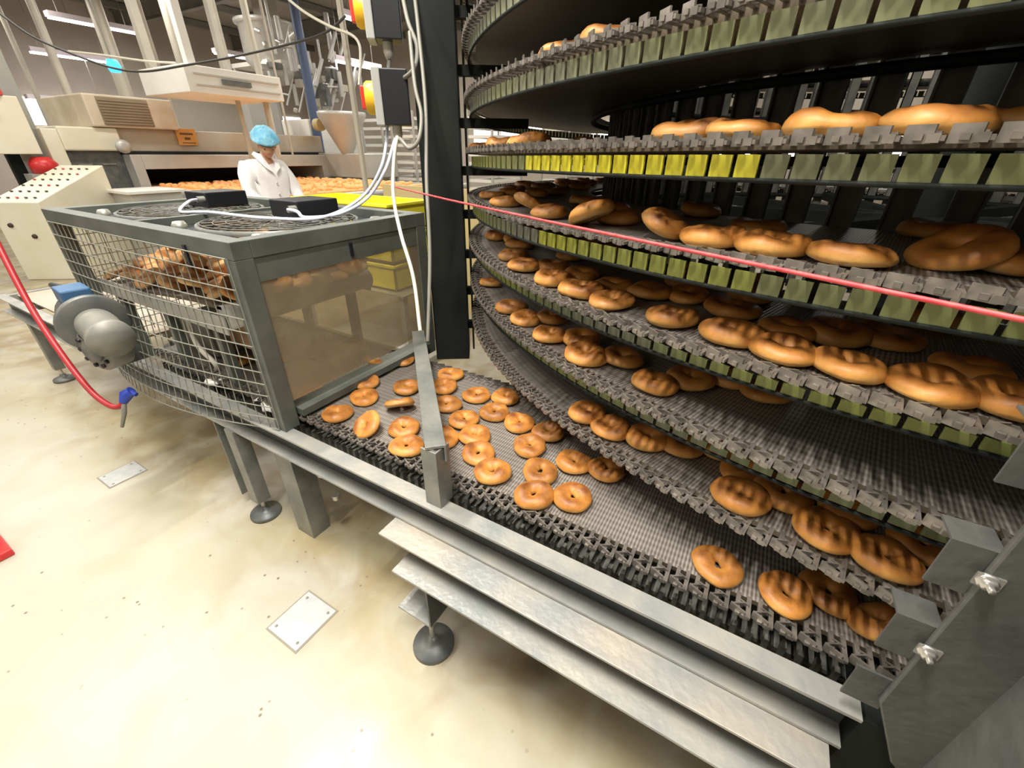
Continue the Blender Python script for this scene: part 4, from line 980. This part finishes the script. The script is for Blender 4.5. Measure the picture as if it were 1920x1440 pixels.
H4 = R4 @ Matrix.Translation(hc) @ tilt
e_ = MB()
for sg_ in (-1,1): e_.lathe(H4 @ Vector((.078,.030*sg_,.002)), [(0,.006),(.008,.004),(.010,0)], 10, (H4.to_3x3() @ Vector((1,0,0))))
e_.obj('eye', M['hair'], hd2)
MB().tube([H4 @ Vector((.088,-.022,-.052)), H4 @ Vector((.097,0,-.050)), H4 @ Vector((.088,.022,-.052))], .0045, 6).obj('mouth', M['lip'], hd2)
e_ = MB()
for sg_ in (-1,1): e_.lathe(H4 @ Vector((.0,.070*sg_,-.01)), [(.006,-.012),(.022,-.004),(.026,.004),(.015,.010),(0,.008)], 12, (H4.to_3x3() @ Vector((0,sg_,0))))
e_.obj('ear', M['skin'], hd2)
def cap(name, m, s, zmin, puff):
    q = MB(); vs = []; fs = []; nv = 12; nu = 36
    for i in range(nv+1):
        ph = math.acos(1-(1-zmin)*i/nv)
        for j in range(nu):
            th = 2*PI*j/nu; r_ = s*(1+puff*.018*math.sin(13*th+i)+puff*.02*math.sin(5*th+.6*i))
            x = math.sin(ph)*math.cos(th)*.108*r_-.016*puff; y = math.sin(ph)*math.sin(th)*.088*r_; z = math.cos(ph)*(.128-.030*puff)*r_+.012*puff
            if i == nv: x *= .90; y *= .90
            vs.append(H4 @ Vector((x, y, z+.12*max(0,x)*1.0)))
    for i in range(nv):
        for j in range(nu): fs.append((i*nu+j, (i+1)*nu+j, (i+1)*nu+(j+1)%nu, i*nu+(j+1)%nu))
    return q.add(vs, fs, True).obj(name, m, person)
cap('hair', M['hair'], .95, .10, 0); tag(cap('hairnet', M['net'], 1.42, .16, 1), 'pale blue hairnet')
# coat: torso + sleeves one surface
J = [(0,0,.62,.17,.20),(0,0,.85,.155,.195),(0,0,1.05,.14,.185),(0,0,1.20,.135,.175),(.01,0,1.33,.075,.10)]
Ed = [(0,1),(1,2),(2,3),(3,4)]
for sgn in (1,-1):
    b = len(J); J += [(.0,.155*sgn,1.245,.075),(.03,.215*sgn,1.13,.070),(.05,.235*sgn,1.00,.064),(.24,.17*sgn,.925,.050)]; Ed += [(3,b),(b,b+1),(b+1,b+2),(b+2,b+3)]
coat = skin('coat', J, Ed, M['coat'], person, 0)
tag(coat, 'white long-sleeved coat')
q = MB()
for sg_ in (-1,1):
    q.add([R4 @ Vector(p) for p in ((.02,.085*sg_,1.385),(.10,.06*sg_,1.36),(.168,.005*sg_,1.20),(.150,.070*sg_,1.25),(.03,.115*sg_,1.36))], [(0,1,2,3,4) if sg_ < 0 else (4,3,2,1,0)])
q.obj('collar', M['coat'], coat)
q = MB()
for z in (1.12,1.02,.92,.82): q.lathe(R4 @ Vector((.150,0,z)), [(0,.006),(.010,.005),(.010,0)], 8, (R4.to_3x3() @ Vector((1,0,0))))
q.obj('coat_button', M['paper'], coat)
# ================================================================== LIGHT
def area(name, loc, sx, sy, power, col=(1,.96,.88), rot=(0,0,0)):
    l = bpy.data.lights.new(name, 'AREA'); l.shape = 'RECTANGLE'; l.size = sx; l.size_y = sy; l.energy = power; l.color = col
    o = bpy.data.objects.new(name, l); C.objects.link(o); o.location = loc; o.rotation_euler = rot; return o
area('hall_or_fill_light', (-.7,-.05,3.9), .05, 1.0, 155)
area('hall_or_fill_light', (-4.4,-.2,3.9), .1, 1.6, 75)
area('hall_or_fill_light', (.9,-.45,3.9), .05, 1.1, 95)
area('hall_or_fill_light', (-2.1,.75,3.9), .1, 1.3, 120)  # added above the cage to light the bagel pile through the fan openings
area('hall_or_fill_light', (-3.2,-5.,3.9), .3, 1.6, 110)  # added fill from the front for the cage pile, no known fixture
for (x, y) in ((-7.5,-1.5),(-7.0,2.5),(-10.5,1.5),(-10.5,5.5),(-6.5,6.5),(-13.5,3.5),(-4.5,10.),(-9.,10.),(1.5,10.5),(-3.2,6.2),(-13.5,8.)):  # one of these is added to brighten the drum from behind
    area('hall_or_fill_light', (x,y,4.1), .4, 2.2, 85)
w_ = bpy.data.worlds.new('world'); bpy.context.scene.world = w_; w_.use_nodes = True
w_.node_tree.nodes['Background'].inputs[0].default_value = (.5,.48,.42,1); w_.node_tree.nodes['Background'].inputs[1].default_value = .04
# ================================================================== CAMERA
cd = bpy.data.cameras.new('camera'); cam = bpy.data.objects.new('camera', cd); C.objects.link(cam)
cd.sensor_fit = 'HORIZONTAL'; cd.sensor_width = 36; cd.lens = 36*F_PX/1920; cd.clip_start = .03; cd.clip_end = 100
cam.location = O
fw = Vector((-math.sin(YAW)*math.cos(PITCH), math.cos(YAW)*math.cos(PITCH), -math.sin(PITCH)))
rt = Vector((math.cos(YAW), math.sin(YAW), 0)); up = rt.cross(fw)
c_, s_2 = math.cos(ROLL), math.sin(ROLL)
r2 = rt*c_+up*s_2; u2 = up*c_-rt*s_2          # image right / up directions
cam.matrix_world = Matrix(((r2.x,u2.x,-fw.x,O.x),(r2.y,u2.y,-fw.y,O.y),(r2.z,u2.z,-fw.z,O.z),(0,0,0,1)))
sc = bpy.context.scene; sc.camera = cam
sc.view_settings.view_transform = 'Standard'; sc.view_settings.look = 'None'; sc.view_settings.gamma = 1; sc.view_settings.use_curve_mapping = False
sc.view_settings.exposure = .04
